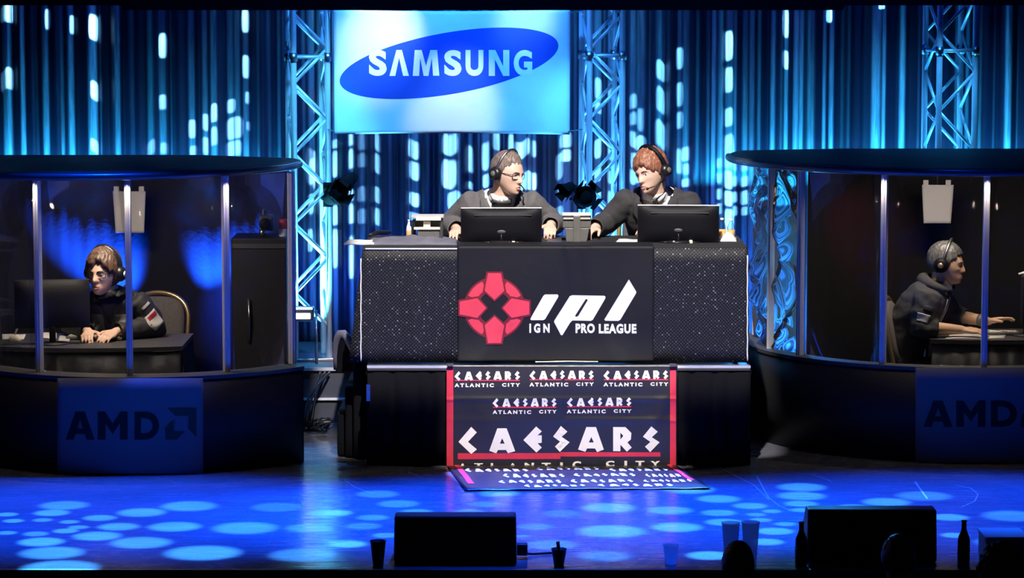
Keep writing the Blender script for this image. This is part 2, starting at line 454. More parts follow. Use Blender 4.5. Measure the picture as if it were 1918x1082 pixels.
M['lamp_white'] = mat('lamp_white', (.9, .9, .9), .4, emit=(.85, .93, 1.0), emit_s=9, var=(20, .02))

def hair_mat(name, a, b):
    m_ = mat(name, a, .5)
    nt = m_.node_tree; bs = nt.nodes['Principled BSDF']
    tc = nt.nodes.new('ShaderNodeTexCoord'); mp = nt.nodes.new('ShaderNodeMapping'); mp.inputs['Scale'].default_value = (120, 120, 14)
    nz = nt.nodes.new('ShaderNodeTexNoise'); nz.inputs['Scale'].default_value = 1; nz.inputs['Detail'].default_value = 3
    nt.links.new(tc.outputs['Object'], mp.inputs[0]); nt.links.new(mp.outputs[0], nz.inputs['Vector'])
    mx = nt.nodes.new('ShaderNodeMix'); mx.data_type = 'RGBA'; mx.inputs[6].default_value = (*a, 1); mx.inputs[7].default_value = (*b, 1)
    rp = nt.nodes.new('ShaderNodeMapRange'); rp.inputs[1].default_value = .35; rp.inputs[2].default_value = .65
    nt.links.new(nz.outputs['Fac'], rp.inputs[0]); nt.links.new(rp.outputs[0], mx.inputs[0]); nt.links.new(mx.outputs[2], bs.inputs['Base Color'])
    bp = nt.nodes.new('ShaderNodeBump'); bp.inputs['Strength'].default_value = .5; bp.inputs['Distance'].default_value = .004
    nt.links.new(nz.outputs['Fac'], bp.inputs['Height']); nt.links.new(bp.outputs[0], bs.inputs['Normal'])
    return m_
M['hair_grey_brown'] = hair_mat('hair_grey_brown', (.10, .065, .05), (.26, .20, .17))
M['hair_auburn'] = hair_mat('hair_auburn', (.16, .055, .03), (.36, .15, .08))
M['hair_dark_brown'] = hair_mat('hair_dark_brown', (.04, .022, .014), (.13, .075, .05))
M['hair_black'] = hair_mat('hair_black', (.02, .02, .02), (.10, .10, .10))

def clear_mat(name, tint, gloss, rough=.03, fres=True):
    m_ = bpy.data.materials.new(name); m_.use_nodes = True; nt = m_.node_tree; nt.nodes.clear()
    out = nt.nodes.new('ShaderNodeOutputMaterial'); mix = nt.nodes.new('ShaderNodeMixShader')
    t = nt.nodes.new('ShaderNodeBsdfTransparent'); t.inputs[0].default_value = (*tint, 1)
    g = nt.nodes.new('ShaderNodeBsdfGlossy'); g.inputs['Roughness'].default_value = rough
    if fres:
        lw = nt.nodes.new('ShaderNodeLayerWeight'); lw.inputs[0].default_value = .2
        mm = nt.nodes.new('ShaderNodeMath'); mm.operation = 'MULTIPLY'; mm.inputs[1].default_value = gloss
        nt.links.new(lw.outputs['Fresnel'], mm.inputs[0]); nt.links.new(mm.outputs[0], mix.inputs[0])
    else: mix.inputs[0].default_value = gloss
    nt.links.new(t.outputs[0], mix.inputs[1]); nt.links.new(g.outputs[0], mix.inputs[2]); nt.links.new(mix.outputs[0], out.inputs[0])
    return m_
M['glass'] = clear_mat('clear_acrylic', (.93, .94, .96), .35)
M['lamp_black'] = mat('lamp_black', (.006, .006, .007), .9, spec=.08, var=(20, .2))
_f = bpy.data.materials.new('frosted_plastic'); _f.use_nodes = True; _nt = _f.node_tree; _nt.nodes.clear()
_o = _nt.nodes.new('ShaderNodeOutputMaterial'); _t = _nt.nodes.new('ShaderNodeBsdfTransparent'); _l = _nt.nodes.new('ShaderNodeBsdfTranslucent'); _d = _nt.nodes.new('ShaderNodeBsdfDiffuse')
_l.inputs[0].default_value = (.8, .82, .9, 1); _d.inputs[0].default_value = (.7, .72, .8, 1)
_a = _nt.nodes.new('ShaderNodeMixShader'); _b = _nt.nodes.new('ShaderNodeMixShader'); _b.inputs[0].default_value = .55
_nt.links.new(_l.outputs[0], _a.inputs[1]); _nt.links.new(_d.outputs[0], _a.inputs[2]); _nt.links.new(_t.outputs[0], _b.inputs[1]); _nt.links.new(_a.outputs[0], _b.inputs[2]); _nt.links.new(_b.outputs[0], _o.inputs[0])
M['frosted'] = _f
M['clear_plastic'] = clear_mat('clear_plastic', (.82, .85, .9), .8, .08)
_f = bpy.data.materials.new('crumpled_film'); _f.use_nodes = True
_nt = _f.node_tree; _nt.nodes.clear()
_o = _nt.nodes.new('ShaderNodeOutputMaterial'); _g = _nt.nodes.new('ShaderNodeBsdfGlass'); _g.inputs['IOR'].default_value = 1.22; _g.inputs['Roughness'].default_value = .02
_h = _nt.nodes.new('ShaderNodeBsdfGlossy'); _h.inputs['Roughness'].default_value = .12
_m = _nt.nodes.new('ShaderNodeMixShader'); _m.inputs[0].default_value = .07
_t = _nt.nodes.new('ShaderNodeBsdfTranslucent'); _t.inputs[0].default_value = (.7, .75, .8, 1)
_n = _nt.nodes.new('ShaderNodeMixShader'); _n.inputs[0].default_value = .05
_nt.links.new(_g.outputs[0], _m.inputs[1]); _nt.links.new(_h.outputs[0], _m.inputs[2]); _nt.links.new(_m.outputs[0], _n.inputs[1]); _nt.links.new(_t.outputs[0], _n.inputs[2]); _nt.links.new(_n.outputs[0], _o.inputs[0])
M['film'] = _f

# dotted sequin cloth of the desk skirt
m_ = mat('sequin_cloth', (.014, .014, .018), .6, spec=.2); nt = m_.node_tree; bs = nt.nodes['Principled BSDF']
tc = nt.nodes.new('ShaderNodeTexCoord'); mp = nt.nodes.new('ShaderNodeMapping'); mp.inputs['Rotation'].default_value = (0, 0, R(45)); mp.inputs['Scale'].default_value = (66, 66, 66)
sp = nt.nodes.new('ShaderNodeSeparateXYZ'); ax = nt.nodes.new('ShaderNodeMath'); cb = nt.nodes.new('ShaderNodeCombineXYZ')
nt.links.new(tc.outputs['Object'], sp.inputs[0]); nt.links.new(sp.outputs[0], ax.inputs[0]); nt.links.new(sp.outputs[1], ax.inputs[1]); nt.links.new(ax.outputs[0], cb.inputs[0]); nt.links.new(sp.outputs[2], cb.inputs[1])
vo = nt.nodes.new('ShaderNodeTexVoronoi'); vo.voronoi_dimensions = '2D'; vo.inputs['Randomness'].default_value = .12; vo.inputs['Scale'].default_value = 1
nt.links.new(cb.outputs[0], mp.inputs[0]); nt.links.new(mp.outputs[0], vo.inputs['Vector'])
mr = nt.nodes.new('ShaderNodeMapRange'); mr.inputs[1].default_value = .36; mr.inputs[2].default_value = .26
nt.links.new(vo.outputs['Distance'], mr.inputs[0])
wn = nt.nodes.new('ShaderNodeSeparateColor'); nt.links.new(vo.outputs['Color'], wn.inputs[0])
pw = nt.nodes.new('ShaderNodeMath'); pw.operation = 'POWER'; pw.inputs[1].default_value = 16; nt.links.new(wn.outputs[0], pw.inputs[0])
ad = nt.nodes.new('ShaderNodeMath'); ad.operation = 'MULTIPLY_ADD'; ad.inputs[1].default_value = .22; ad.inputs[2].default_value = .04; nt.links.new(pw.outputs[0], ad.inputs[0])
ml = nt.nodes.new('ShaderNodeMath'); ml.operation = 'MULTIPLY'; nt.links.new(mr.outputs[0], ml.inputs[0]); nt.links.new(ad.outputs[0], ml.inputs[1])
mx = nt.nodes.new('ShaderNodeMix'); mx.data_type = 'RGBA'; mx.inputs[6].default_value = (.006, .006, .009, 1); mx.inputs[7].default_value = (.9, .9, .95, 1)
nt.links.new(ml.outputs[0], mx.inputs[0]); nt.links.new(mx.outputs[2], bs.inputs['Base Color'])
M['sequin'] = m_

# glossy dark stage floor with fine scuffs
m_ = mat('stage_floor', (.05, .055, .07), .2); nt = m_.node_tree; bs = nt.nodes['Principled BSDF']
tc = nt.nodes.new('ShaderNodeTexCoord')
nz = nt.nodes.new('ShaderNodeTexNoise'); nz.inputs['Scale'].default_value = 2.2; nz.inputs['Detail'].default_value = 8
nt.links.new(tc.outputs['Object'], nz.inputs['Vector'])
mx = nt.nodes.new('ShaderNodeMix'); mx.data_type = 'RGBA'; mx.inputs[6].default_value = (.07, .075, .095, 1); mx.inputs[7].default_value = (.16, .16, .19, 1)
nt.links.new(nz.outputs['Fac'], mx.inputs[0])
mp = nt.nodes.new('ShaderNodeMapping'); mp.inputs['Rotation'].default_value = (0, 0, R(20)); mp.inputs['Scale'].default_value = (3, 40, 1)
nt.links.new(tc.outputs['Object'], mp.inputs[0])
n2 = nt.nodes.new('ShaderNodeTexNoise'); n2.inputs['Scale'].default_value = 1.5; n2.inputs['Detail'].default_value = 6; nt.links.new(mp.outputs[0], n2.inputs['Vector'])
mr = nt.nodes.new('ShaderNodeMapRange'); mr.inputs[1].default_value = .3; mr.inputs[2].default_value = .75; mr.inputs[3].default_value = .16; mr.inputs[4].default_value = .34
nt.links.new(n2.outputs['Fac'], mr.inputs[0]); nt.links.new(mr.outputs[0], bs.inputs['Roughness'])
nt.links.new(mx.outputs[2], bs.inputs['Base Color'])
bs.inputs['Specular IOR Level'].default_value = .55
M['floor'] = m_

# pleated curtain: black cloth with woven silver stripes (strength per column follows the light streaks)
m_ = mat('striped_curtain', (.03, .03, .04), .5); nt = m_.node_tree; bs = nt.nodes['Principled BSDF']
at = nt.nodes.new('ShaderNodeAttribute'); at.attribute_name = 'stripe'
tc = nt.nodes.new('ShaderNodeTexCoord'); mp = nt.nodes.new('ShaderNodeMapping'); mp.inputs['Scale'].default_value = (90, 4, 5)
nz = nt.nodes.new('ShaderNodeTexNoise'); nz.inputs['Scale'].default_value = 1; nz.inputs['Detail'].default_value = 5
nt.links.new(tc.outputs['Object'], mp.inputs[0]); nt.links.new(mp.outputs[0], nz.inputs['Vector'])
mr = nt.nodes.new('ShaderNodeMapRange'); mr.inputs[1].default_value = .25; mr.inputs[2].default_value = .7; mr.inputs[3].default_value = .45; mr.inputs[4].default_value = 1.1
nt.links.new(nz.outputs['Fac'], mr.inputs[0])
ml = nt.nodes.new('ShaderNodeMath'); ml.operation = 'MULTIPLY'; nt.links.new(at.outputs['Fac'], ml.inputs[0]); nt.links.new(mr.outputs[0], ml.inputs[1])
mx = nt.nodes.new('ShaderNodeMix'); mx.data_type = 'RGBA'; mx.inputs[6].default_value = (.012, .009, .032, 1); mx.inputs[7].default_value = (.75, .78, .80, 1)
nt.links.new(ml.outputs[0], mx.inputs[0]); nt.links.new(mx.outputs[2], bs.inputs['Base Color'])
bs.inputs['Roughness'].default_value = .45
M['curtain'] = m_
# ================================================================ setting
FRONT = G(959, 1066).y
st = MB().box((0, (FRONT + 4.2) / 2, -.5), (14, 4.2 - FRONT, 1.0)).build('floor', M['floor'])
tag(st, kind='structure')
pit = MB().box((0, (FRONT - 7) / 2, -1.05), (14, 7 - FRONT * -1, .1)).build('floor', M['matte_black']); tag(pit, kind='structure')
lip = MB().box((0, FRONT - .012, -.012), (14, .03, .03)).build('trim_1', M['stage_edge']); tag(lip, kind='structure')
# worn pale arcs and scratches in the floor
def scuff(pts, wd):
    q = [G(x, y) for x, y in pts]; mb = MB(); L = []; Rr = []
    for i, p in enumerate(q):
        t = (q[min(i + 1, len(q) - 1)] - q[max(i - 1, 0)]).normalized(); n = Vector((-t.y, t.x, 0)) * wd
        L.append(p + n); Rr.append(p - n)
    rings = [[a + Vector((0, 0, -.001)), a + Vector((0, 0, .0008)), b + Vector((0, 0, .0008)), b + Vector((0, 0, -.001))] for a, b in zip(L, Rr)]
    return MB().loft(rings)
M['scuff'] = mat('scuff', (.22, .24, .30), .5, var=(30, .3))
for pts, wd in [([(1418, 892), (1430, 915), (1440, 932), (1458, 946), (1480, 956)], .004), ([(1714, 902), (1724, 916), (1737, 934)], .006),
                ([(1348, 875), (1380, 892), (1412, 908), (1440, 935)], .003), ([(1790, 908), (1818, 914), (1832, 925), (1826, 938), (1800, 950)], .004),
                ([(1520, 888), (1550, 898), (1558, 902)], .003), ([(640, 895), (665, 912), (700, 925)], .003), ([(765, 884), (790, 893)], .003)]:
    o = scuff(pts, wd).build('scuff_mark', M['scuff'], st)

RISER_TOP = P(590, 690, 1.66).z
rr = MB().box((-.06, (1.66 + 3.1) / 2, RISER_TOP / 2), (3.12, 3.1 - 1.66, RISER_TOP)).build('rear_platform', M['riser_face'])
tag(rr, 'low grey rear platform carrying the trusses behind the desk and booths', 'platform')
for py, th, mm in ((747, .014, 'edge_white'), (691, .02, 'aluminium')):
    z = P(590, py, 1.65).z
    MB().box((-.06, 1.652, z), (3.12, .02, th)).build('edge_strip', M[mm], rr)

wl = MB().box((0, 3.85, 1.5), (12, .1, 7)).build('wall_back', M['matte_black']); tag(wl, kind='structure')

# ---------------------------------------------------------------- curtain
COLS = [(15,7,.9),(45,4,.75),(70,3,.2),(88,5,.7),(118,4,.6),(135,5,.8),(175,7,.95),(190,2,.4),(222,4,.55),(250,3,.1),(283,6,.75),(305,6,.9),(322,2,.3),(360,6,.85),
 (385,5,.9),(402,5,.9),(433,6,.9),(446,5,.8),(461,5,.9),(485,2,.25),(505,3,.15),(524,3,.3),(545,3,.4),(570,3,.5),(583,5,.9),(588,3,.8),(600,4,.7),(627,4,.9),(657,5,.95),(678,6,.5),(707,4,.95),(730,3,.18),
 (752,3,.12),(766,3,.6),(777,6,.95),(800,3,.12),(825,3,.15),(836,5,.9),(848,7,.95),(860,3,.6),(881,5,.9),(897,2,.5),(909,6,.9),(930,5,.85),(944,2,.4),(957,4,.9),(977,9,1),(992,4,.9),(1001,3,.9),
 (1020,3,.2),(1030,3,.15),(1048,4,.9),(1060,8,1),(1078,3,.3),(1093,4,.8),(1119,6,1),(1131,3,.4),(1143,4,.9),(1165,3,.3),(1185,5,.85),(1199,8,.95),(1216,2,.3),(1237,8,.9),(1252,3,.3),(1272,4,.85),(1284,6,.9),
 (1305,3,.25),(1326,3,.45),(1337,4,.75),(1348,4,.8),(1365,7,1),(1376,3,.8),(1395,5,.95),(1408,4,.6),(1420,3,.4),(1447,5,.8),(1462,2,.4),(1471,4,.9),(1490,5,.8),(1499,3,.8),(1518,7,.55),(1543,3,.7),(1556,4,.85),
 (1575,3,.2),(1588,3,.3),(1640,8,1),(1654,3,.85),(1688,6,.9),(1720,2,.2),(1760,3,.4),(1790,3,.5),(1810,3,.6),(1835,3,.6),(1860,2,.2),(1886,5,.85),(1905,2,.3)]
rng = random.Random(11)
def cx_of(px): return P(px, 250, CURT).x
STREAK = {15, 45, 88, 118, 135, 175, 222, 1337, 1447, 1471, 1490, 1499, 1518, 1543, 1556, 1640, 1654, 1688, 1886}
cols = [(cx_of(a), b / 263.0, c if a in STREAK else c * .5) for a, b, c in COLS]  # stripes painted brighter where uplight streaks run, halved elsewhere
x = -4.6
while x < 4.6:
    x += rng.uniform(.03, .10)
    cols.append((x, rng.uniform(.003, .008), rng.uniform(.0, .045)))
NX = 2400; xs = np.linspace(-4.7, 4.7, NX + 1)
stripe = np.zeros(NX + 1)
for c, hw, a in cols:
    stripe = np.maximum(stripe, a * np.exp(-np.abs((xs - c) / hw) ** 4))
pleat = np.zeros(NX + 1)
for k in range(14):
    f_ = rng.uniform(18, 75); pleat += rng.uniform(.3, 1) * np.sin(xs * f_ + rng.uniform(0, 6) + 1.5 * np.sin(xs * rng.uniform(1, 3)))
pleat *= .0075
vs_ = []; fs = []
ZS = (.02, 1.2, 2.2, 4.4)
for z in ZS:
    vs_ += [(float(a), CURT + float(b) * (1 if z < 3 else .7), z) for a, b in zip(xs, pleat)]
for j in range(len(ZS) - 1):
    for i in range(NX):
        a = j * (NX + 1) + i; fs.append((a, a + 1, a + NX + 2, a + NX + 1))
me = bpy.data.meshes.new('stage_curtain'); me.from_pydata(vs_, [], fs)
at = me.attributes.new('stripe', 'FLOAT', 'POINT'); at.data.foreach_set('value', np.tile(stripe, len(ZS)).astype(np.float32))
cu = link('stage_curtain', me, M['curtain'], None, True); solid(cu, .006, 1)
tag(cu, 'tall pleated black stage curtain with shiny silver stripes under blue light', 'curtain')

# dark header cloth hung across the top of the stage
def hdr(u, v):
    x = -5 + 10 * u
    a, b = P(230, 19, .3).x, P(1580, 19, .3).x
    low = P(959, 19 if a < x < b else 10, .3).z
    return Vector((x, .3 + .012 * math.sin(x * 30), low + (4.2 - low) * v))
hd = MB().grid(hdr, 900, 1).build('header_curtain', M['black_drape'], None, True, fix=False); solid(hd, .01)
tag(hd, 'black header cloth hung straight across the top of the stage', 'curtain')

# ---------------------------------------------------------------- trusses
def truss(px_l, px_r, Y, mirror, label, rot, ybar, yfirst, RISER_TOP=RISER_TOP):
    pl, pr = P(px_l, 300, Y), P(px_r, 300, Y)
    wdt = pr.x - pl.x - .046
    cx = (pl.x + pr.x) / 2
    t = thing('lighting_truss', (cx, Y + wdt / 2, RISER_TOP), label, 'truss', 'aluminium truss towers')
    Mx = Matrix.Translation((cx, Y + wdt / 2, 0)) @ Matrix.Rotation(rot, 4, 'Z')
    h = wdt / 2; top = 4.3
    for sx in (-1, 1):
        for sy in (-1, 1):
            mb = MB().tube([(sx * h, sy * h, RISER_TOP + .02), (sx * h, sy * h, top)], .021, 14)
            o = mb.build('chord', M['aluminium'], t, True, Mx)
    z0 = P(px_l, yfirst, Y).z; step = wdt * 1.02
    k0 = -int((z0 - RISER_TOP - .06) / step)
    zz = [z0 + k * step for k in range(k0, 40) if z0 + k * step < top]
    for (ax, ay), (bx, by), ph in (((-h, -h), (h, -h), 0), ((-h, h), (h, h), 0), ((-h, -h), (-h, h), 0), ((h, -h), (h, h), 1)):
        mb = MB(); pts = []
        for i, z in enumerate(zz):
            s = (i + k0 + ph + mirror) % 2
            e = Vector((ax, ay, z)) if s else Vector((bx, by, z)); pts.append(e)
        c = (Vector((ax, ay, 0)) + Vector((bx, by, 0))) / 2
        for a, b in zip(pts, pts[1:]):
            d = (b - a).normalized() * .012
            mb.tube([a + d, b - d], .0115, 10)
        mb.build('brace', M['aluminium'], t, True, Mx)
    mb = MB()
    for yb in ybar:
        z = P(px_l, yb, Y).z
        for q in ((-1, -1, 1, -1), (-1, 1, 1, 1), (-1, -1, -1, 1), (1, -1, 1, 1)):
            mb.tube([(q[0] * h, q[1] * h, z), (q[2] * h, q[3] * h, z)], .012, 10)
        o = mb.build('cross_bar', M['aluminium'], t, True, Mx)
        for sx in (-1, 1):
            for sy in (-1, 1):
                MB().tube([(sx * h, sy * h, z - .03), (sx * h, sy * h, z + .03)], .028, 14).build('coupler', M['steel'], t, True, Mx)
    bevel(MB().box((0, 0, RISER_TOP + .012), (wdt + .12, wdt + .12, .02)).build('base_plate', M['steel'], t, False, Mx), .004)
    return t
TY = 2.05
truss(537, 614, TY, 0, 'blue-lit aluminium truss tower left of the hanging logo banner', R(13), (107,), 222)
truss(1090, 1166, TY, 1, 'blue-lit aluminium truss tower right of the hanging logo banner', R(12), (104,), 222)
truss(1740, 1824, 2.62, 1, 'blue-lit aluminium truss tower rising behind the right booth', R(14), (95,), 208, 0.0)
for px, c, pw, ty, zb in ((575, (.10, .62, 1.0), 75, TY, RISER_TOP), (1128, (.06, .42, 1.0), 75, TY, RISER_TOP), (1782, (.05, .40, 1.0), 70, 2.62, 0)):
    b = P(px, 300, ty + .13)
    spot('truss_uplight', (b.x, b.y, zb + .06), (b.x, b.y, 3), c, pw * 8, 60, .6, .04)
    spot('truss_front', (b.x * .93, .75 if px < 1500 else 1.6, 3.6), (b.x, ty, 1.75), c, pw * 4, 30, .7, .04)

# ---------------------------------------------------------------- hanging banner
BY = 2.0
a, b = P(625, 18, BY), P(1067, 252, BY)
bn = thing('hanging_banner', ((a.x + b.x) / 2, BY, b.z), 'large white banner with tilted blue oval hung between two trusses', 'banner')
def bw(x, z):
    u = (x - a.x) / (b.x - a.x); v = (z - b.z) / (a.z - b.z)
    return .010 * math.sin(6 * u + 3 * v) + .012 * math.exp(-((u - .85 + .35 * v) / .06) ** 2) * max(0, .6 - v) + .006 * math.sin(14 * u - 9 * v)
def bfn(u, v):
    x = a.x + (b.x - a.x) * u; z = b.z + (a.z - b.z) * v
    sag = .010 * math.sin(PI * u) * (1 if v < .5 else -1) * abs(v - .5) * 2
    return Vector((x, BY + bw(x, z), z + sag))
solid(MB().grid(bfn, 60, 34).build('cloth', M['banner_white'], bn, True, fix=False), .003, 1)
def onb(d):
    def f(x, y):
        p = P(x, y, BY); return Vector((p.x, BY + bw(p.x, p.z) - d, p.z))
    return f
ell = [(841 + 207.9 * math.cos(t) * math.cos(R(9.9)) + 57.5 * math.sin(t) * math.sin(R(9.9)),
        118.5 - 207.9 * math.cos(t) * math.sin(R(9.9)) + 57.5 * math.sin(t) * math.cos(R(9.9))) for t in [2 * PI * k / 96 for k in range(96)]]
decal('oval', poly2d([(ell, [])]), onb(.004), M['banner_blue'], bn, .001, 14)
let = []
for ch, x0, x1 in (('S', 691, 724.5), ('\u039b', 729.5, 766), ('M', 773, 823), ('S', 832, 864.5), ('U', 872, 905.5), ('N', 915.5, 954), ('G', 962, 997)):
    if ch == '\u039b':
        vf = poly2d([([(0, 1), (.36, 0), (.64, 0), (1, 1), (.70, 1), (.50, .30), (.30, 1)], [])])
    elif ch == 'N':
        vf = poly2d([([(0, 1), (0, 0), (.32, 0), (.70, .62), (.70, 0), (1, 0), (1, 1), (.70, 1), (.30, .36), (.30, 1)], [])])
    elif ch == 'M':
        vf = poly2d([([(0, 1), (.08, 0), (.34, 0), (.50, .62), (.66, 0), (.92, 0), (1, 1), (.76, 1), (.72, .30), (.59, 1), (.41, 1), (.28, .30), (.24, 1)], [])])
    else: vf = text2d(ch, .045)
    let.append(fit(vf, x0, 93.5, x1, 142))
decal('lettering', join2d(*let), onb(.0065), M['print_white'], bn, .001, 12)
for px, py, tx in ((627, 24, 614), (627, 246, 614), (1065, 24, 1090), (1065, 246, 1090)):
    MB().tube([P(px, py, BY - .004), P(tx, py - 4, TY + .01)], .004, 6).build('tie_cord', M['steel'], bn, True)
# lamps that light it
def bp(px, py): return P(px, py, BY)
spot('banner_wash', (-.3, .55, 3.9), bp(845, 150), (.03, .27, 1.0), 440, 75, .8, .05)
spot('banner_hot', (-.6, .7, 3.5), bp(715, 78), (.85, .97, 1.0), 170, 24, 1.0, .03)
spot('banner_hot', (-.1, .7, 3.5), bp(850, 205), (.75, .95, 1.0), 210, 22, 1.0, .03)
spot('banner_hot', (.3, .8, 3.5), bp(985, 38), (.5, .9, 1.0), 80, 20, 1.0, .03)
spot('banner_cyan', (-1.0, .9, 3.4), bp(665, 150), (.12, .66, 1.0), 80, 36, 1.0, .03)
spot('banner_cyan', (.3, .9, 3.5), bp(985, 225), (.12, .68, 1.0), 90, 26, 1.0, .03)
# ================================================================ caster platform, desk, banners
RF = -.08                                   # front of the platform
RZ = P(959, 685, RF).z                      # its deck level
xl, xr = P(688, 780, RF).x, P(1405, 780, RF).x
rs = thing('platform', ((xl + xr) / 2, .8, 0), 'black draped platform under the casters desk with silver deck edge', 'platform')
MB().box(((xl + xr) / 2, (RF + 1.62) / 2 + .02, RZ - .02), (xr - xl, 1.58 - RF, .04)).build('deck', M['dark_grey'], rs)
def skirt(u, v):
    x = xl + (xr - xl) * u; k = .012 * math.sin(40 * u * 3) + .008 * math.sin(97 * u * 2 + 1)
    return Vector((x, RF + .02 + k * (1 - .6 * v), (RZ - .04) * v))
solid(MB().grid(skirt, 160, 3).build('skirt', M['black_drape'], rs, True, fix=False), .006, 1)
for sx, nm in ((xl, 0), (xr, 1)):
    MB().box((sx, .78, (RZ - .04) / 2), (.02, 1.6, RZ - .04)).build('side_panel', M['black_drape'], rs)
MB().box(((xl + P(838, 685, RF).x) / 2, RF + .005, RZ - .006), (P(838, 685, RF).x - xl, .02, .014)).build('edge_trim', M['aluminium'], rs)
MB().box(((xr + P(1266, 685, RF).x) / 2, RF + .005, RZ - .006), (xr - P(1266, 685, RF).x, .02, .014)).build('edge_trim', M['aluminium'], rs)
MB().box((P(690, 735, RF).x, RF - .004, P(690, 735, RF).z), (.022, .02, .10)).build('latch', M['steel'], rs)

ZT = P(959, 461, 0).z                       # desk top level
dl, dr = P(681, 570, 0).x, P(1399, 570, 0).x
DD = .74
dk = thing('desk', ((dl + dr) / 2, DD / 2, RZ), 'long casters desk wrapped in glittering black dotted cloth on the platform', 'desk')
bevel(MB().box(((dl + dr) / 2, DD / 2, ZT - .015), (dr - dl, DD, .03)).build('tabletop', M['black_cloth'], dk), .006)
def sk(u, v):
    # front, then both sides, hanging from the top; the left end flares out at the foot
    L = DD * .9; W = dr - dl; tot = W + 2 * L; s = u * tot
    fl = (1 - v) * .055
    z = RZ + .012 + (ZT - RZ - .02) * v
    k = (.006 * math.sin(s * 21) + .004 * math.sin(s * 47)) * (1 - v)
    if s < L: return Vector((dl - fl * 1.5 - k, L - s - .004, z))
    if s < L + W: return Vector((dl + (s - L), -.006 - k * .6, z))
    return Vector((dr + fl * .2 + k, s - L - W - .004, z))
solid(MB().grid(sk, 220, 8).build('skirt', M['sequin'], dk, True, fix=False), .004, 1)
MB().tube([P(684, 466, -.012), P(760, 466, -.012), P(856, 466, -.012)], .005, 8).build('edge_trim', M['print_white'], dk, True)
for px in (700, 1380):
    for Y in (.08, .66):
        MB().tube([(P(px, 500, 0).x, Y, RZ), (P(px, 500, 0).x, Y, ZT - .03)], .014, 10).build('leg', M['steel'], dk, True)
MB().tube([P(676, 476 + 8, -.02)] + [P(676 - .3 * math.sin(i), 490 + i * 6, -.02) for i in range(32)], .004, 6).build('bead_cord', M['print_white'], dk, True)
MB().tube([P(1400 + .3 * math.sin(i), 478 + i * 6, -.02) for i in range(34)], .004, 6).build('bead_cord', M['print_white'], dk, True)

# black league banner over the desk front
LY = -.026
a, b = P(857, 461, LY), P(1224, 677, LY)
lb = thing('cloth_banner', ((a.x + b.x) / 2, LY, b.z), 'black cloth banner with red round emblem hung over the desk front', 'banner')
def lw(x, z):
    u = (x - a.x) / (b.x - a.x); v = (a.z - z) / (a.z - b.z)
    fold = .012 * math.exp(-((u - .56 - .12 * v) / .028) ** 2) * max(0, 1 - v * 2.0) + .010 * math.exp(-((u - .64 - .10 * v) / .03) ** 2) * max(0, 1 - v * 2.2)
    low = .014 * math.exp(-((u - .10 - .25 * (1 - v)) / .05) ** 2) * max(0, v - .6) * 2 + .012 * math.exp(-((u - .82 + .3 * (1 - v)) / .06) ** 2) * max(0, v - .55) * 2
    return -(fold + low) + .004 * math.sin(9 * u + 4 * v)
def lf(u, v):
    x = a.x + (b.x - a.x) * u; z = b.z + (a.z - b.z) * v
    return Vector((x, LY + lw(x, z), z))
solid(MB().grid(lf, 80, 44).build('cloth', M['banner_black'], lb, True, fix=False), .003, 1)
MB().box((P(1040, 462, 0).x, .10, ZT + .004), (b.x - a.x, .22, .006)).build('top_flap', M['banner_black'], lb)
def onl(d):
    def f(x, y):
        p = P(x, y, LY); return Vector((p.x, LY + lw(p.x, p.z) - d, p.z))
    return f
ex, ey, es = 926.2, 576.3, 1 / 4.795
sh = [(-58, -312), (57, -312), (88, -155), (0, -75), (-88, -155)]
def rot(pts, k, s=1.0, c=(0, 0)):
    o = []
    for x, y in pts:
        x, y = c[0] + (x - c[0]) * s, c[1] + (y - c[1]) * s
        for _ in range(k): x, y = -y, x
        o.append((ex + x * es, ey + y * es))
    return o
def sector(r0, r1, a0, a1, k):
    pts = [(r1 * math.sin(R(t)), -r1 * math.cos(R(t))) for t in np.linspace(a0, a1, 14)] + [(r0 * math.sin(R(t)), -r0 * math.cos(R(t))) for t in np.linspace(a1, a0, 5)]
    return rot(pts, k)
for k in range(4): decal('arc_outline', poly2d([(sector(150, 276, 16, 74, k), [])]), onl(.004), M['logo_dark_red'], lb, .001, 14)
for k in range(4): decal('emblem_arc', poly2d([(sector(178, 260, 25, 65, k), [])]), onl(.0055), M['logo_red'], lb, .001, 14)
shd = [(-72, -326), (71, -326), (106, -150), (0, -58), (-106, -150)]
for k in range(4):
    o = decal('emblem_shield', poly2d([(rot(sh, k), [])]), onl(.0085), M['logo_red'], lb, .001, 14)
    decal('shield_outline', poly2d([(rot(shd, k), [])]), onl(.007), M['logo_dark_red'], o, .001, 14)
def z7(pts): return [(840 + x / 4.795, 480 + y / 4.795) for x, y in pts]
gl = [(z7([(868, 340), (978, 340), (988, 352), (984, 366), (868, 562), (852, 571), (742, 571), (735, 562), (742, 546), (852, 352)]), []),
      (z7([(1112, 348), (1398, 353), (1411, 362), (1408, 378), (1296, 568), (1278, 578), (1112, 575), (1092, 596), (1024, 706), (1010, 706), (948, 588), (952, 574), (1090, 356)]),
       [z7([(1232, 384), (1244, 384), (1250, 394), (1166, 534), (1152, 542), (1138, 540), (1138, 530)])]),
      (z7([(1620, 206), (1686, 316), (1684, 330), (1544, 566), (1526, 578), (1408, 576), (1400, 566)]), [])]
decal('lettering', join2d(poly2d(gl), fit(text2d('IGN', .05, 1.6), 991.5, 605.5, 1029.5, 623), fit(text2d('PRO', .05, 1.15), 1078, 605.5, 1114, 623.5),
      fit(text2d('LEAGUE', .05, 1.15), 1121.5, 606, 1192, 624)), onl(.0055), M['print_white'], lb, .001, 10)
MB().tube([P(1003, 677.5, LY - .012), P(1060, 676.5, LY - .012), P(1120, 677, LY - .012)], .0035, 8).build('hem_rod', M['print_cream'], lb, True)

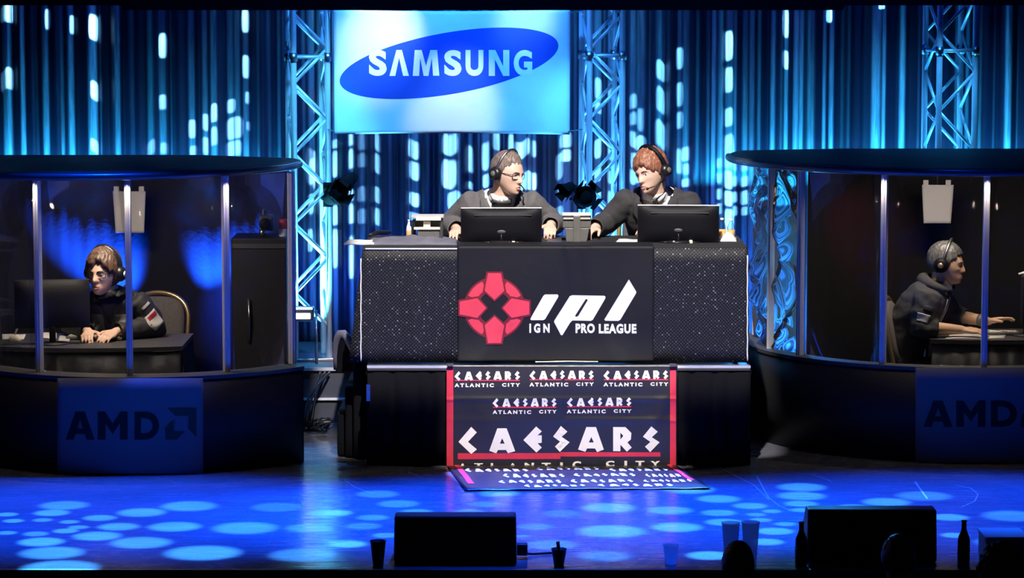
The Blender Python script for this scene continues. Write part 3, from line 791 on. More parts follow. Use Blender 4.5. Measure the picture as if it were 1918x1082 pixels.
# casino banner on the platform front, its foot lying on the floor
CY = RF - .035
ca, cb = P(838, 684, CY), P(1268, 880, CY)
vb = thing('vinyl_banner', ((ca.x + cb.x) / 2, CY, 0), 'black vinyl banner with red borders hanging from platform on to the floor', 'banner')
def vw(x, z):
    u = (x - ca.x) / (cb.x - ca.x); v = (ca.z - z) / (ca.z - cb.z)
    k = .010 * math.exp(-((u - .80 - .22 * (1 - v)) / .03) ** 2) * math.exp(-((v - .4) / .3) ** 2) + .007 * math.exp(-((u - .10 - .15 * v) / .05) ** 2) * math.exp(-((v - .55) / .2) ** 2)
    k += .006 * math.exp(-((v - .32) / .02) ** 2) + .006 * math.exp(-((v - .52) / .025) ** 2) * (1 if u > .5 else .4) - .007 * math.exp(-((u - .495) / .006) ** 2)
    return -k + .003 * math.sin(8 * u + 5 * v)
def vf_(u, v):
    x = ca.x + (cb.x - ca.x) * u; z = .004 + (ca.z - .004) * v
    return Vector((x, CY + vw(x, z), z))
solid(MB().grid(vf_, 110, 60).build('cloth', M['vinyl_black'], vb, True, fix=False), .003, 1)
def onv(d):
    def f(x, y):
        p = P(x, y, CY); z = max(p.z, .004); return Vector((p.x, CY + vw(p.x, z) - d, z))
    return f
def rect(x0, y0, x1, y1): return [(x0, y0), (x1, y0), (x1, y1), (x0, y1)]
def word(x0, y0, x1, y1, under=True):
    """The seven angular letters, mapped from a 1505 x 208 drawing."""
    D = [([(250, 553), (292, 595), (226, 668), (292, 726), (250, 762), (155, 668)], []),
         ([(445, 563), (515, 563), (578, 740), (525, 757), (510, 731), (450, 731), (437, 757), (385, 737)], [[(481, 640), (500, 682), (464, 682)]]),
         ([(735, 550), (777, 588), (746, 618), (777, 618), (777, 676), (746, 680), (777, 713), (737, 752), (640, 655)], []),
         ([(920, 548), (968, 590), (926, 632), (985, 672), (912, 747), (875, 705), (914, 668), (862, 628)], []),
         ([(1110, 555), (1182, 555), (1240, 728), (1190, 748), (1175, 720), (1115, 720), (1102, 746), (1048, 728)], [[(1147, 632), (1166, 674), (1128, 674)]]),
         ([(1310, 555), (1402, 555), (1446, 600), (1442, 650), (1416, 672), (1449, 712), (1412, 744), (1364, 690), (1364, 740), (1310, 740)], [[(1364, 598), (1386, 622), (1364, 650)]]),
         ([(1595, 548), (1643, 590), (1598, 632), (1657, 672), (1586, 747), (1548, 705), (1588, 668), (1532, 628)], [])]
    f = lambda p: (x0 + (p[0] - 155) / 1502 * (x1 - x0), y0 + (p[1] - 548) / 214 * (y1 - y0))
    return poly2d([([f(p) for p in o], [[f(p) for p in h] for h in hs]) for o, hs in D])
def z6(x, y): return 820 + x / 3.996, 660 + y / 3.996
def r6(a, b, c, d): return (*z6(a, b), *z6(c, d))
W = [word(*r6(155, 550, 1660, 757))]
red = [rect(*r6(150, 752, 920, 796)), rect(*r6(915, 745, 1665, 777)), rect(*r6(66, 108, 116, 885)), rect(*r6(1738, 108, 1782, 862))]
sub = []
for x0, y0, x1 in ((125, 138, 616), (686, 132, 1168), (1240, 132, 1725), (410, 338, 890), (965, 334, 1450)):
    W.append(word(*r6(x0, y0, x1, y0 + 72)))
    red.append(rect(*r6(x0 + 4, y0 + 66, x1 - 2, y0 + 74)))
    w_ = x1 - x0
    sub.append(fit(text2d('ATLANTIC', .045, 1.5), *r6(x0, y0 + 92, x0 + w_ * .6, y0 + 120)))
    sub.append(fit(text2d('CITY', .045, 1.5), *r6(x0 + w_ * .725, y0 + 90, x1, y0 + 116)))
big = []
for ch, x0, y0, x1, y1 in (('A',160,828,212,872),('T',273,826,338,862),('L',396,826,440,868),('A',532,826,590,868),('N',650,824,720,868),('T',778,824,846,866),('I',916,822,936,866),('C',1008,812,1072,864),
                           ('C',1258,808,1322,852),('I',1396,808,1416,848),('T',1478,808,1546,850),('Y',1592,810,1662,852)):
    big.append(fit(text2d(ch, .05), *r6(x0, y0, x1, y1)))
for q in red: decal('red_stripe', poly2d([(q, [])]), onv(.0045), M['print_red'], vb, .001, 10)
for q in W: decal('wordmark', q, onv(.006), M['print_cream'], vb, .001, 12)
for q in sub + big: decal('small_lettering', q, onv(.006), M['print_cream'], vb, .001, 12)
for px in (843, 1260):
    MB().box(P(px, 683, CY - .006), (.04, .03, .016)).build('clip', M['dark_grey'], vb)
# foot of the banner on the floor
fa = [G(836, 881), G(1270, 881), G(1332, 917), G(871, 920)]
fa[0].y = fa[1].y = CY + .005
def ff(u, v):
    p = fa[0].lerp(fa[1], u).lerp(fa[3].lerp(fa[2], u), v)
    return Vector((p.x, p.y, .005 + .003 * math.sin(9 * v + 5 * u) ** 2 + .003 * math.sin(21 * u) ** 2 * v))
solid(MB().grid(ff, 60, 20).build('floor_flap', M['vinyl_black'], vb, True, fix=False), .003, -1)
def onf(x, y):
    p = ff(x, y); return Vector((p.x, p.y, p.z + .007))
fw = [word(.06, .16, .33, .30), word(.37, .10, .64, .24), word(.68, .14, .93, .28), word(.20, .40, .46, .54), word(.50, .38, .76, .52), word(.80, .42, .97, .54),
      word(.16, .66, .42, .78), word(.46, .64, .72, .76), word(.76, .66, .96, .77), word(.25, .84, .50, .93), word(.55, .84, .86, .93)]
for q in fw: decal('wordmark', q, onf, M['print_white'], vb, .001, .03)
for q in (rect(.03, 0, .055, .8), rect(.955, 0, .975, .7)): decal('red_stripe', poly2d([(q, [])]), onf, M['print_red'], vb, .001, .05)

# ---------------------------------------------------------------- things on the desk
def monitor(px0, px1, py0, py1, Y, yaw, label):
    c = P((px0 + px1) / 2, (py0 + py1) / 2, Y); w_ = P(px1, py0, Y).x - P(px0, py0, Y).x; h = P(px0, py0, Y).z - P(px0, py1, Y).z
    t = thing('monitor', (c.x, Y, ZT), label, 'monitor', 'monitors on the casters desk')
    Mx = Matrix.Translation(c) @ Matrix.Rotation(yaw, 4, 'Z') @ Matrix.Rotation(R(-6), 4, 'X')
    def bk(u, v):     # gently domed back shell
        x, z = (u - .5) * w_ * .985, (v - .5) * h * .97
        d = (1 - abs(2 * u - 1) ** 4) * (1 - abs(2 * v - 1) ** 4)
        return Vector((x, -.012 - .026 * d, z))
    MB().grid(bk, 28, 18).build('back_shell', M['gloss_black'], t, True, Mx, fix=False)
    bevel(MB().box((0, 0, 0), (w_, .022, h)).build('bezel', M['black_plastic'], t, False, Mx), .004)
    MB().box((0, -.002, h / 2 + .002), (w_ * .995, .024, .006)).build('top_highlight', M['edge_white'], t, False, Mx)  # white strip paints the light caught along the monitor's top
    o = MB().box((.01, -.036, h * .30), (w_ * .70, .006, .005)).build('vent_strip', M['steel'], t, False, Mx)
    o = MB().ball((0, -.037, -h * .16), (.028, .004, .012), 16, 8).build('badge', M['dark_grey'], t, True, Mx)
    MB().tube([(c.x, Y + .005, ZT + .012), (c.x, Y - .022, c.z - h * .42), (c.x, Y - .02, c.z - h * .2)], .022, 12, flat=.6).build('stand_neck', M['black_plastic'], t, True)
    MB().lathe([(.001, 0), (.11, 0), (.11, .006), (.07, .012), (.001, .013)], 32, Matrix.Translation((c.x, Y, ZT + .001)) @ Matrix.Diagonal((1, .75, 1, 1))).build('stand_base', M['black_plastic'], t, True)
    for dx, s in ((-.03, .011), (.075, .015)):
        bevel(MB().box((c.x + dx, Y - .05, c.z - h / 2 + .006), (s * 1.3, .03, s * 2.2)).build('plug', M['edge_white' if dx < 0 else 'print_cream'], t), .003)
    for dx in (-.05, .03, .06):
        MB().tube([(c.x + dx, Y - .03, c.z - h / 2 + .01), (c.x + dx * 1.6, Y - .07, ZT + .006), (c.x + dx * 2.4, Y - .01, ZT + .006), (c.x + dx * 2.6, Y + .12, ZT + .006)], .004, 6).build('cable', M['black_plastic'], t, True)
    return t
monitor(863, 1015, 390, 457, .27, R(1), 'black monitor seen from behind before the man in the grey suit')
monitor(1194, 1347, 385, 455, .27, R(-3), 'black monitor seen from behind before the auburn-haired man')

def bx(mb, x0, y0, x1, y1, Y, d):
    a_, b_ = P(x0, y0, Y), P(x1, y1, Y)
    return mb.box(((a_.x + b_.x) / 2, Y + d / 2, (a_.z + b_.z) / 2), (b_.x - a_.x, d, a_.z - b_.z))
Yd = .34
t = thing('desk_device', (P(800, 450, Yd).x, Yd + .06, ZT), 'grey boxy desk device with pale top plates at the left desk end', 'device')
bevel(bx(MB(), 782, 428, 823, 450, Yd, .13).build('body', M['grey_plastic'], t), .004)
bevel(bx(MB(), 775, 426, 824, 430, Yd - .012, .15).build('shelf', M['print_cream'], t), .002)
bevel(bx(MB(), 772, 412, 778, 450, Yd + .02, .12).build('side_panel', M['black_plastic'], t), .003)
bevel(bx(MB(), 823, 410, 829, 450, Yd + .02, .12).build('side_panel', M['dark_grey'], t), .003)
bevel(bx(MB(), 793, 415, 806, 426, Yd + .01, .05).build('switch_block', M['print_cream'], t), .003)
bevel(bx(MB(), 776, 414, 824, 427, Yd + .07, .07).build('rear_panel', M['dark_grey'], t), .003)
bevel(bx(MB(), 779, 408, 826, 413, Yd - .015, .15).build('lid', M['paper'], t), .002)
bevel(bx(MB(), 770, 404, 831, 408, Yd + .0, .14).build('lid', M['grey_paper'], t), .002)
Yd = .33
t = thing('desk_device', (P(1080, 458, Yd).x, Yd + .06, ZT), 'grey desk console with two pale strips standing between the monitors', 'device')
bevel(bx(MB(), 1054, 402, 1107, 427, Yd, .09).build('head', M['grey_plastic'], t), .006)
bevel(bx(MB(), 1053, 400, 1107, 404, Yd - .008, .1).build('top_strip', M['print_cream'], t), .002)
bevel(bx(MB(), 1055, 408, 1106, 411, Yd - .010, .1).build('top_strip', M['grey_paper'], t), .002)
bevel(bx(MB(), 1074, 404, 1087, 458, Yd - .02, .05).build('column', M['grey_plastic'], t), .004)
pa = [P(1058, 427, Yd), P(1104, 427, Yd), P(1098, 458, Yd), P(1061, 458, Yd)]
o = MB().hexa([pa[3], pa[2], pa[2] + Vector((0, .09, 0)), pa[3] + Vector((0, .09, 0)), pa[0], pa[1], pa[1] + Vector((0, .09, 0)), pa[0] + Vector((0, .09, 0))]).build('foot', M['grey_plastic'], t); bevel(o, .004)

def bottle(px, py0, py1, Y, zb, r, label, cap='paper', body='clear_plastic', lab='label_orange', group=None):
    c = P(px, py1, Y); h = P(px, py0, Y).z - zb; b_ = Vector((c.x, Y, zb))
    t = thing('water_bottle', b_, label, 'bottle', group); T = Matrix.Translation(b_)
    MB().lathe([(.001, 0), (r * .9, 0), (r, .01), (r, h * .58), (r * .85, h * .68), (r * .42, h * .84), (r * .40, h * .9), (.001, h * .9)], 20, T).build('body', M[body], t, True)
    MB().lathe([(r * 1.01, h * .16), (r * 1.03, h * .165), (r * 1.03, h * .48), (r * 1.01, h * .485)], 20, T, cap=False).build('wrap_label', M[lab], t, True)
    MB().lathe([(.001, h * .9), (r * .44, h * .9), (r * .44, h), (.001, h)], 16, T).build('cap', M[cap], t, True)
    return t
bottle(1352, 408, 452, .46, ZT, .024, 'clear water bottle with orange label nearest the right monitor', group='water bottles at the desk end')
bottle(1369, 410, 452, .48, ZT, .024, 'clear water bottle with orange label furthest right on the desk', group='water bottles at the desk end')
bottle(766, 411, 450, .40, ZT, .016, 'slim white bottle with orange label left of the boxy desk device', body='paper')
def sheet(name, pts, label, cat, m_='paper', thick=.0015, lift=.002, nu=10, group=None):
    def f(u, v):
        p = Vector(pts[0]).lerp(Vector(pts[1]), u).lerp(Vector(pts[3]).lerp(Vector(pts[2]), u), v)
        return p + Vector((0, 0, lift + .002 * math.sin(5 * u + 3 * v) ** 2))
    o = MB().grid(f, nu, nu).build(name, M[m_], None, True, fix=False); solid(o, thick, -1)
    return tag(o, label, cat, group)
def td(px, py): return G(px, py, ZT)
sheet('paper_sheet', [td(1147, 461), td(1190, 461), td(1197, 449), td(1160, 447)], 'white paper sheet under the auburn-haired man\'s hand', 'paper')
sheet('paper_sheet', [td(644, 459), td(700, 459.5), td(703, 453), td(655, 452)], 'white paper sheet sticking out over the left desk corner', 'paper', lift=.012, thick=.012)
sheet('notepad', [td(988, 460), td(1016, 460), td(1020, 456), td(992, 455)], 'tan notepad lying right of the left monitor', 'notepad', 'label_orange', thick=.006)
sheet('folder', [td(1022, 458), td(1050, 458), td(1052, 446), td(1028, 445)], 'dark folder under the grey-suited man\'s fist', 'folder', 'dark_grey', thick=.004)
def cl(u, v):   # a heaped dark cloth
    p = td(690 + 165 * u, 461 - 9 * v)
    e = (1 - abs(2 * u - 1) ** 6) * (1 - abs(2 * v - 1) ** 4)
    return Vector((p.x, p.y + .08 + .12 * v, ZT + .003 + e * (.024 + .008 * math.sin(11 * u + 3 * v) + .006 * math.sin(23 * u - 5 * v))))
M['blue_cloth'] = mat('blue_cloth', (.13, .13, .17), .9, var=(12, .3), bump=(30, .3))
tag(solid(MB().grid(cl, 60, 16).build('folded_cloth', M['blue_cloth'], None, True, fix=False), .005, -1) and bpy.data.objects['folded_cloth'], 'grey-blue cloth heaped along the left end of the desk', 'cloth')
o = MB().tube([td(690, 455) + Vector((0, .2, .03)), td(705, 452) + Vector((0, .25, .035)), td(728, 451) + Vector((0, .3, .03))], [.012, .016, .01], 10).build('headset_cable', M['black_plastic'], None, True)
tag(o, 'coiled black cable beside the white paper at the left desk corner', 'cable')
def nap(u, v):
    p = td(1338 + 44 * u, 455 - 7 * v)
    e = (1 - abs(2 * u - 1) ** 4) * (1 - abs(2 * v - 1) ** 2)
    return Vector((p.x, p.y + .1, ZT + .002 + e * (.02 + .02 * u + .012 * math.sin(9 * u + 4 * v))))
o = MB().grid(nap, 24, 12).build('napkin', M['paper'], None, True, fix=False); solid(o, .003, -1)
tag(o, 'crumpled white napkin in front of the two water bottles', 'napkin')

# ---------------------------------------------------------------- lamps clamped to the trusses
def par(px, py, Y, pyaw, tilt, size, label, tx):
    c = P(px, py, Y)
    t = thing('stage_light', c, label, 'stage light', 'stage lights on the trusses')
    Mx = Matrix.Translation(c) @ Matrix.Rotation(pyaw, 4, 'Z') @ Matrix.Rotation(tilt, 4, 'X')
    s = size
    MB().lathe([(.001, -s * .9), (s * .45, -s * .85), (s * .62, -s * .5), (s * .66, s * .3), (s * .8, s * .34), (s * .82, s * .75), (s * .74, s * .75), (s * .66, s * .5), (.001, s * .45)], 24, Mx).build('can', M['lamp_black'], t, True)
    MB().lathe([(.001, s * .52), (s * .6, s * .5), (s * .6, s * .47), (.001, s * .46)], 24, Mx).build('lens', M['lamp_black'], t, True)
    for k in range(4):
        q = Mx @ Matrix.Rotation(k * PI / 2 + PI / 4, 4, 'Z')
        pts = [(-s * .5, s * .78, s * .72), (s * .5, s * .78, s * .72), (s * .62, s * 1.02, s * 1.25), (-s * .62, s * 1.02, s * 1.25)]
        o = MB().add([q @ Vector(p) for p in pts], [(0, 1, 2, 3)]).build('barn_door', M['lamp_black'], t); solid(o, .004)
    MB().tube([Mx @ Vector((s * .95 * math.cos(u), 0, -s * .95 * math.sin(u))) for u in np.linspace(0, PI, 14)], .008, 8).build('yoke', M['lamp_black'], t, True)
    h = P(tx, py + 12, TY)
    MB().tube([Mx @ Vector((0, 0, -s * .95)), (h.x, TY + .0, h.z)], .012, 8).build('clamp_arm', M['lamp_black'], t, True)
    MB().tube([(h.x, TY + .02, h.z - .03), (h.x, TY + .02, h.z + .03)], .034, 12).build('clamp', M['lamp_black'], t, True)
par(625, 367, 1.9, R(40), R(70), .085, 'larger black stage lamp clamped to the left truss tower', 614)
par(655, 338, 1.88, R(-50), R(130), .062, 'smaller black stage lamp pointing up beside the left truss', 614)
par(1092, 371, 1.9, R(20), R(75), .088, 'larger black stage lamp clamped to the middle truss tower', 1090)
par(1064, 353, 1.88, R(-40), R(110), .058, 'smaller black stage lamp left of the middle truss tower', 1090)

# floor lamp shining at the foot of the left truss
c = P(567, 588, 1.88)
t = thing('floor_lamp', (c.x, 1.88, RISER_TOP), 'glowing white work lamp on the floor by the left truss', 'lamp')
bevel(MB().box((c.x, 1.90, c.z), (.15, .06, .10)).build('housing', M['steel'], t), .008)
MB().box((c.x, 1.866, c.z - .012), (.10, .008, .035)).build('lamp_panel', M['lamp_white'], t)
MB().box((c.x, 1.866, c.z + .04), (.13, .008, .012)).build('lamp_panel', M['lamp_white'], t)
MB().tube([(c.x - .09, 1.90, RISER_TOP), (c.x - .09, 1.9, c.z + .02), (c.x + .09, 1.9, c.z + .02), (c.x + .09, 1.9, RISER_TOP)], .01, 8).build('bracket', M['steel'], t, True)

# tangle of cables on the floor behind the platform
rng = random.Random(3)
for k in range(7):
    x0 = 565 + 8 * k; pts = []
    for i in range(9):
        px = 562 + rng.uniform(0, 62); py = 783 + k * 4 + rng.uniform(-8, 8)
        pts.append(G(px, min(py, 825)) + Vector((0, 0, .012 + .02 * rng.random())))
    if k < 3: pts = [Vector((P(600 + 9 * k, 700, 1.64).x, 1.63, RISER_TOP - .02)), Vector((P(590 - 6 * k, 745, 1.4).x, 1.40, .2)), Vector((P(582 - 5 * k, 780, 1.3).x, 1.3, .03))] + pts[3:]
    o = MB()
    sm = []
    for i in range(len(pts) - 1):
        p0, p1, p2, p3 = pts[max(i - 1, 0)], pts[i], pts[i + 1], pts[min(i + 2, len(pts) - 1)]
        for s in range(6):
            u = s / 6; sm.append(.5 * ((2 * p1) + (p2 - p0) * u + (2 * p0 - 5 * p1 + 4 * p2 - p3) * u * u + (3 * p1 - p0 - 3 * p2 + p3) * u ** 3))
    for q in sm: q.z = max(q.z, .011)
    o = o.tube(sm, .0085, 7).build('cable', M['black_plastic'], None, True)
    tag(o, 'black cable in the tangle on the floor left of the platform', 'cable', 'tangled cables on the floor')

# black draped steps against the platform's left side, with a grey handrail
t = thing('stage_steps', (P(655, 870, .3).x, .45, 0), 'black draped steps with grey handrail against the platform\'s left side', 'steps')
x1 = P(688, 800, .2).x - .012
for k, (px, h) in enumerate(((664, .62), (648, .45), (632, .28))):
    xa = P(px, 800, .3).x; xb = x1 if k == 0 else P((664, 648, 632)[k - 1], 800, .3).x
    bevel(MB().box(((xa + xb) / 2, .55, h / 2), (xb - xa, .8 - .1 * k, h)).build('step', M['black_drape'], t), .02, 3)
ctl = [(629, 692), (628, 668), (629, 646), (632, 632), (637, 625), (643, 625), (650, 632), (657, 645), (663, 660), (667, 676), (669, 690)]
hp = [P(x, y, .5) for x, y in ctl]
MB().tube(hp, [.014, .015, .018, .022, .026, .028, .028, .026, .022, .017, .014], 12).build('handrail', M['blue_cloth'], t, True)
pan = [P(x, y + 4, .5) for x, y in ctl]
o = MB().add(pan, [tuple(range(len(pan)))]).build('cloth_cover', M['black_drape'], t); solid(o, .02, 0)
# ================================================================ player booths
ZW = .59
def booth(cx, cy, Rg, Rw, Rr, roof_dx, cut, posts, wall, drape, sign_c, sign_px, letters, film, label):
    t = thing('player_booth', (cx, cy, 0), label, 'booth', 'player booths')
    def pt(a, r, z): return Vector((cx + r * math.sin(a), cy - r * math.cos(a), z))
    # low wall with a ledge
    def ring(a0, a1, prof, n):
        return [[pt(a0 + (a1 - a0) * i / n, r, z) for r, z in prof] for i in range(n + 1)]
    MB().loft(ring(R(wall[0]), R(wall[1]), [(Rw, 0), (Rw, ZW - .02), (Rw - .04, ZW - .02), (Rw - .04, 0)], 72)).build('low_wall', M['matte_black'], t, True)
    MB().loft(ring(R(wall[0]), R(wall[1]), [(Rw + .008, ZW - .022), (Rw + .008, ZW), (Rg - .05, ZW), (Rg - .05, ZW - .022)], 72)).build('ledge', M['dark_grey'], t, False)
    # sign panel with its print
    sx0, sx1, sy0, sy1 = sign_px
    Rs = Rw + .012
    def sg(u, v): return PC(sx0 + (sx1 - sx0) * u, sy1 + (sy0 - sy1) * v, cx, cy, Rs)
    o = MB().grid(sg, 30, 8).build('sign_panel', M['sign_grey'], t, True, fix=False); solid(o, .006, 1)
    dec = []
    for ch, (x0, y0, x1, y1) in zip('AMD', letters[:3]):
        gl_ = {'A': poly2d([([(0, 1), (.34, 0), (.66, 0), (1, 1), (.72, 1), (.66, .80), (.34, .80), (.28, 1)], [[(.5, .27), (.60, .60), (.40, .60)]])]),
               'M': poly2d([([(0, 1), (0, 0), (.24, 0), (.5, .42), (.76, 0), (1, 0), (1, 1), (.74, 1), (.74, .42), (.5, .80), (.26, .42), (.26, 1)], [])])}.get(ch) or text2d(ch, .045)
        dec.append(fit(gl_, x0, y0, x1, y1))
    def on(x, y): return PC(x, y, cx, cy, Rs + .010)
    decal('lettering', join2d(*dec), on, M['sign_ink'], o, .001, 8)
    x0, y0, x1, y1 = letters[3]
    f = lambda pts: [(x0 + (x - 930) / 173 * (x1 - x0), y0 + (y - 492) / 176 * (y1 - y0)) for x, y in pts]
    decal('arrow_mark', poly2d([(f([(940, 492), (1103, 490), (1103, 654), (1058, 608), (1058, 536), (986, 536)]), []),
                                (f([(976, 556), (976, 622), (1040, 622), (992, 668), (930, 668), (930, 602)]), [])]), on, M['sign_green'], o, .001, 8)
    # posts and panes
    for a in posts:
        Mx = Matrix.Translation(pt(R(a), Rg, 0)) @ Matrix.Rotation(R(a), 4, 'Z')
        mb = MB().box((0, 0, (ZW + 1.775) / 2), (.036, .036, 1.775 - ZW)).box((0, -.020, (ZW + 1.775) / 2), (.012, .010, 1.775 - ZW))
        bevel(mb.build('post', M['aluminium'], t, False, Mx), .002)
    for k, (a0, a1) in enumerate(zip(posts, posts[1:])):
        g = 1.0
        if (a0, a1) in film: continue
        rr_ = [[pt(R(a0 + g + (a1 - a0 - 2 * g) * i / 8), r, z) for r, z in ((Rg, ZW + .005), (Rg, 1.77), (Rg - .006, 1.77), (Rg - .006, ZW + .005))] for i in range(9)]
        MB().loft(rr_).build('glass_pane', M['glass'], t, True)
    for a0, a1 in film:
        def fl(u, v):
            a = R(a0 + 1 + (a1 - a0 - 2) * u); z = ZW + .005 + (1.77 - ZW - .01) * v
            q = Vector((u * 1.1 + a0 + v * 1.3, v * 3.2 - u * .8, 0))
            n_ = (1 - abs(noise.noise(q)) * 2.2) + .5 * (1 - abs(noise.noise(q * 2.1 + Vector((4, 1, 2)))) * 2) - .7
            return pt(a, Rg - .014 + .085 * n_ * max(0, math.sin(PI * u)) ** .5, z)
        o = MB().grid(fl, 60, 150).build('plastic_film', M['film'], t, True, fix=False); 
    # roof: a flat disc cut straight at the back
    rx = cx + roof_dx
    am = PI - math.acos(min(1, cut / Rr))
    ang = [-am + 2 * am * i / 96 for i in range(97)]
    def rf(r, z): return [Vector((rx + r * math.sin(a), cy - r * math.cos(a), z)) for a in ang]
    MB().loft([rf(Rr - .03, 1.770), rf(Rr - .012, 1.772), rf(Rr - .012, 1.80), rf(Rr - .06, 1.812), rf(Rr * .5, 1.835)]).build('roof', M['roof_grey'], t, False)
    rings = []
    for a in ang[4:-4]:
        c = Vector((rx + (Rr - .008) * math.sin(a), cy - (Rr - .008) * math.cos(a), 1.786)); n_ = Vector((math.sin(a), -math.cos(a), 0))
        rings.append([c + n_ * .022 * math.cos(q) + Vector((0, 0, .022 * math.sin(q))) for q in [2 * PI * k / 10 for k in range(10)]])
    MB().loft(rings).build('roof_rim', M['rim_gloss'], t, True)
    # black drape round the back
    d0, d1, Rd = drape
    def dp(u, v):
        a = R(d0 + (d1 - d0) * u); return pt(a, Rd + .003 * math.sin(u * 60) + .0015 * math.sin(u * 151), .01 + 1.75 * v)
    o = MB().grid(dp, 200, 2).build('back_drape', M['booth_drape'], t, True, fix=False); solid(o, .005, 0)
    tc_ = [Vector((cx + (Rd + .02) * math.sin(a), cy - (Rd + .02) * math.cos(a), 1.766)) for a in np.linspace(R(d0), R(d1), 40)]
    tc_ = [p for p in tc_ if p.y > cy + cut - .1]
    o = MB().add(tc_ + [Vector((tc_[-1].x, cy + cut - .1, 1.766)), Vector((tc_[0].x, cy + cut - .1, 1.766))], [tuple(range(len(tc_) + 2))]).build('light_shield', M['booth_drape'], t); solid(o, .006, 0)  # unseen black sheet added to keep curtain light off the drape
    return t
M['booth_drape'] = mat('booth_drape', (.010, .010, .012), .9, bump=(40, .2))
LB = (-2.289, .83); RB = (2.884, 1.36)
booth(*LB, 1.13, 1.25, 1.30, -.34, .10, (-90, -60, -30, 0, 30, 56), (-95, 54), (128, 262, 1.05), None, (108, 380, 708, 886),
      [(122.7, 771, 177, 823), (183, 771, 239, 823), (252, 771, 298, 823), (310, 764, 368, 823)], [],
      'left round glass player booth with grey logo panel and dark roof')
booth(*RB, 1.30, 1.36, 1.48, 0, .40, (-104, -71, -55.5, -27.5, 0, 27.5, 56), (-108, 80), (95, 236, 1.08), None, (1715, 1987, 688, 866),
      [(1730, 750, 1784, 799), (1791, 750, 1846, 799), (1856, 750, 1905, 799), (1913, 744, 1972, 800)], [(-104, -71), (-71, -55.5)],
      'right round glass player booth with grey logo panel and film-covered side')

# booth lighting: a warm down-light in each roof, blue beams on the left booth's drape
for (cx, cy), pw in ((LB, 9), (RB, 8)):
    area('booth_downlight', (cx - .15, cy - .62, 1.755), (cx - .02, cy - .25, .7), (1.0, .82, .62), pw * 2.2, .4, .12)
    rr_ = 1.215 if cx < 0 else 1.385
    for a in ((-30, 0, 30) if cx < 0 else (-27.5, 0)):
        q = Vector((math.sin(R(a)), -math.cos(R(a)), 0)); c = Vector((cx, cy, 1.755)) + q * rr_
        spot('post_light', c, Vector((cx, cy, .55)) + q * (rr_ - .42), (1.0, .82, .66), pw * .7, 85, .8, .015)
spot('booth_beam', (LB[0] - .03, LB[1] + .80, .60), (LB[0] - .78, LB[1] + .98, 1.75), (.006, .08, 1.0), 3200, 54, .9, .02)
spot('booth_beam', (LB[0] + .05, LB[1] + .80, .60), (LB[0] + .56, LB[1] + 1.02, 1.80), (.006, .08, 1.0), 3200, 52, .9, .02)
spot('booth_beam', (LB[0] + .2, LB[1] + .2, 1.5), (LB[0] + .58, LB[1] + .95, .70), (.004, .06, 1.0), 700, 44, .9, .02)
spot('film_back', (1.42, 2.9, 1.3), (1.72, .9, 1.05), (.03, .30, 1.0), 1500, 24, .8, .08)  # spots added behind the film to brighten it
spot('film_back', (1.70, 2.9, .5), (1.72, 1.0, 1.0), (.08, .55, 1.0), 900, 28, .8, .08)
spot('gap_wash', (-1.22, 2.0, 3.3), G(592, 850), (.05, .32, 1.0), 900, 16, 1.0, .06)  # added back light for the bright floor streak in the gap
spot('booth_red', (RB[0] - .6, RB[1] + .3, 1.6), (RB[0] - .5, RB[1] + 1.0, 1.2), (.9, .03, .22), 9, 60, 1.0, .02)
#spot('roof_blue', (LB[0] - .1, -2.6, 4.6), (LB[0] - .35, -.45, 1.78), (.02, .16, 1.0), 60, 16, 1.0, .03)
#spot('roof_blue', (RB[0] + .1, -2.4, 4.6), (RB[0] + .1, -.15, 1.78), (.02, .12, 1.0), 40, 18, 1.0, .03)

# tables, chairs and kit in the booths
def booth_table(px0, px1, pyf, Yf, dep, zt, bow, label):
    x0, x1 = P(px0, pyf, Yf).x, P(px1, pyf, Yf).x
    t = thing('booth_table', ((x0 + x1) / 2, Yf + dep / 2, 0), label, 'table')
    def top(z):
        pts = []
        for i in range(25):
            u = i / 24; pts.append(Vector((x0 + (x1 - x0) * u, Yf + bow * (2 * u - 1) ** 2, z)))
        return pts + [Vector((x1, Yf + dep, z)), Vector((x0, Yf + dep, z))]
    MB().loft([top(zt - .025), top(zt)]).build('tabletop', M['dark_grey'], t)
    def sk(u, v):
        k = .012 * math.sin(u * 50) * (1 - v)
        return Vector((x0 + .01 + (x1 - x0 - .02) * u, Yf + .012 + bow * (2 * u - 1) ** 2 + k, .01 + (zt - .04) * v))
    o = MB().grid(sk, 120, 2).build('skirt', M['gloss_cloth'], t, True, fix=False); solid(o, .004, 0)
    sd = MB().grid(lambda u, v: Vector((x1 - .005 + .05 * (1 - v), Yf + bow + .02 + (dep - bow - .03) * u, .01 + (zt - .04) * v)), 8, 2).build('side_skirt', M['black_drape'], t, True, fix=False); solid(sd, .004, 0)
    for sx in (x0 + .05, x1 - .05):
        for sy in (Yf + bow + .08, Yf + dep - .05):
            MB().tube([(sx, sy, 0), (sx, sy, zt - .025)], .016, 10).build('leg', M['steel'], t, True)
    return t
M['gloss_cloth'] = mat('gloss_cloth', (.014, .014, .018), .35, bump=(30, .2))
LT = P(200, 652, .05).z; LYf = .05
booth_table(-20, 338, 650, LYf, .75, LT, .10, 'black skirted table in the left booth before the seated player')
RT = P(1840, 636, .75).z; RYf = .72
booth_table(1745, 2010, 636, RYf, .62, RT, .06, 'black skirted table in the right booth under the player\'s arms')

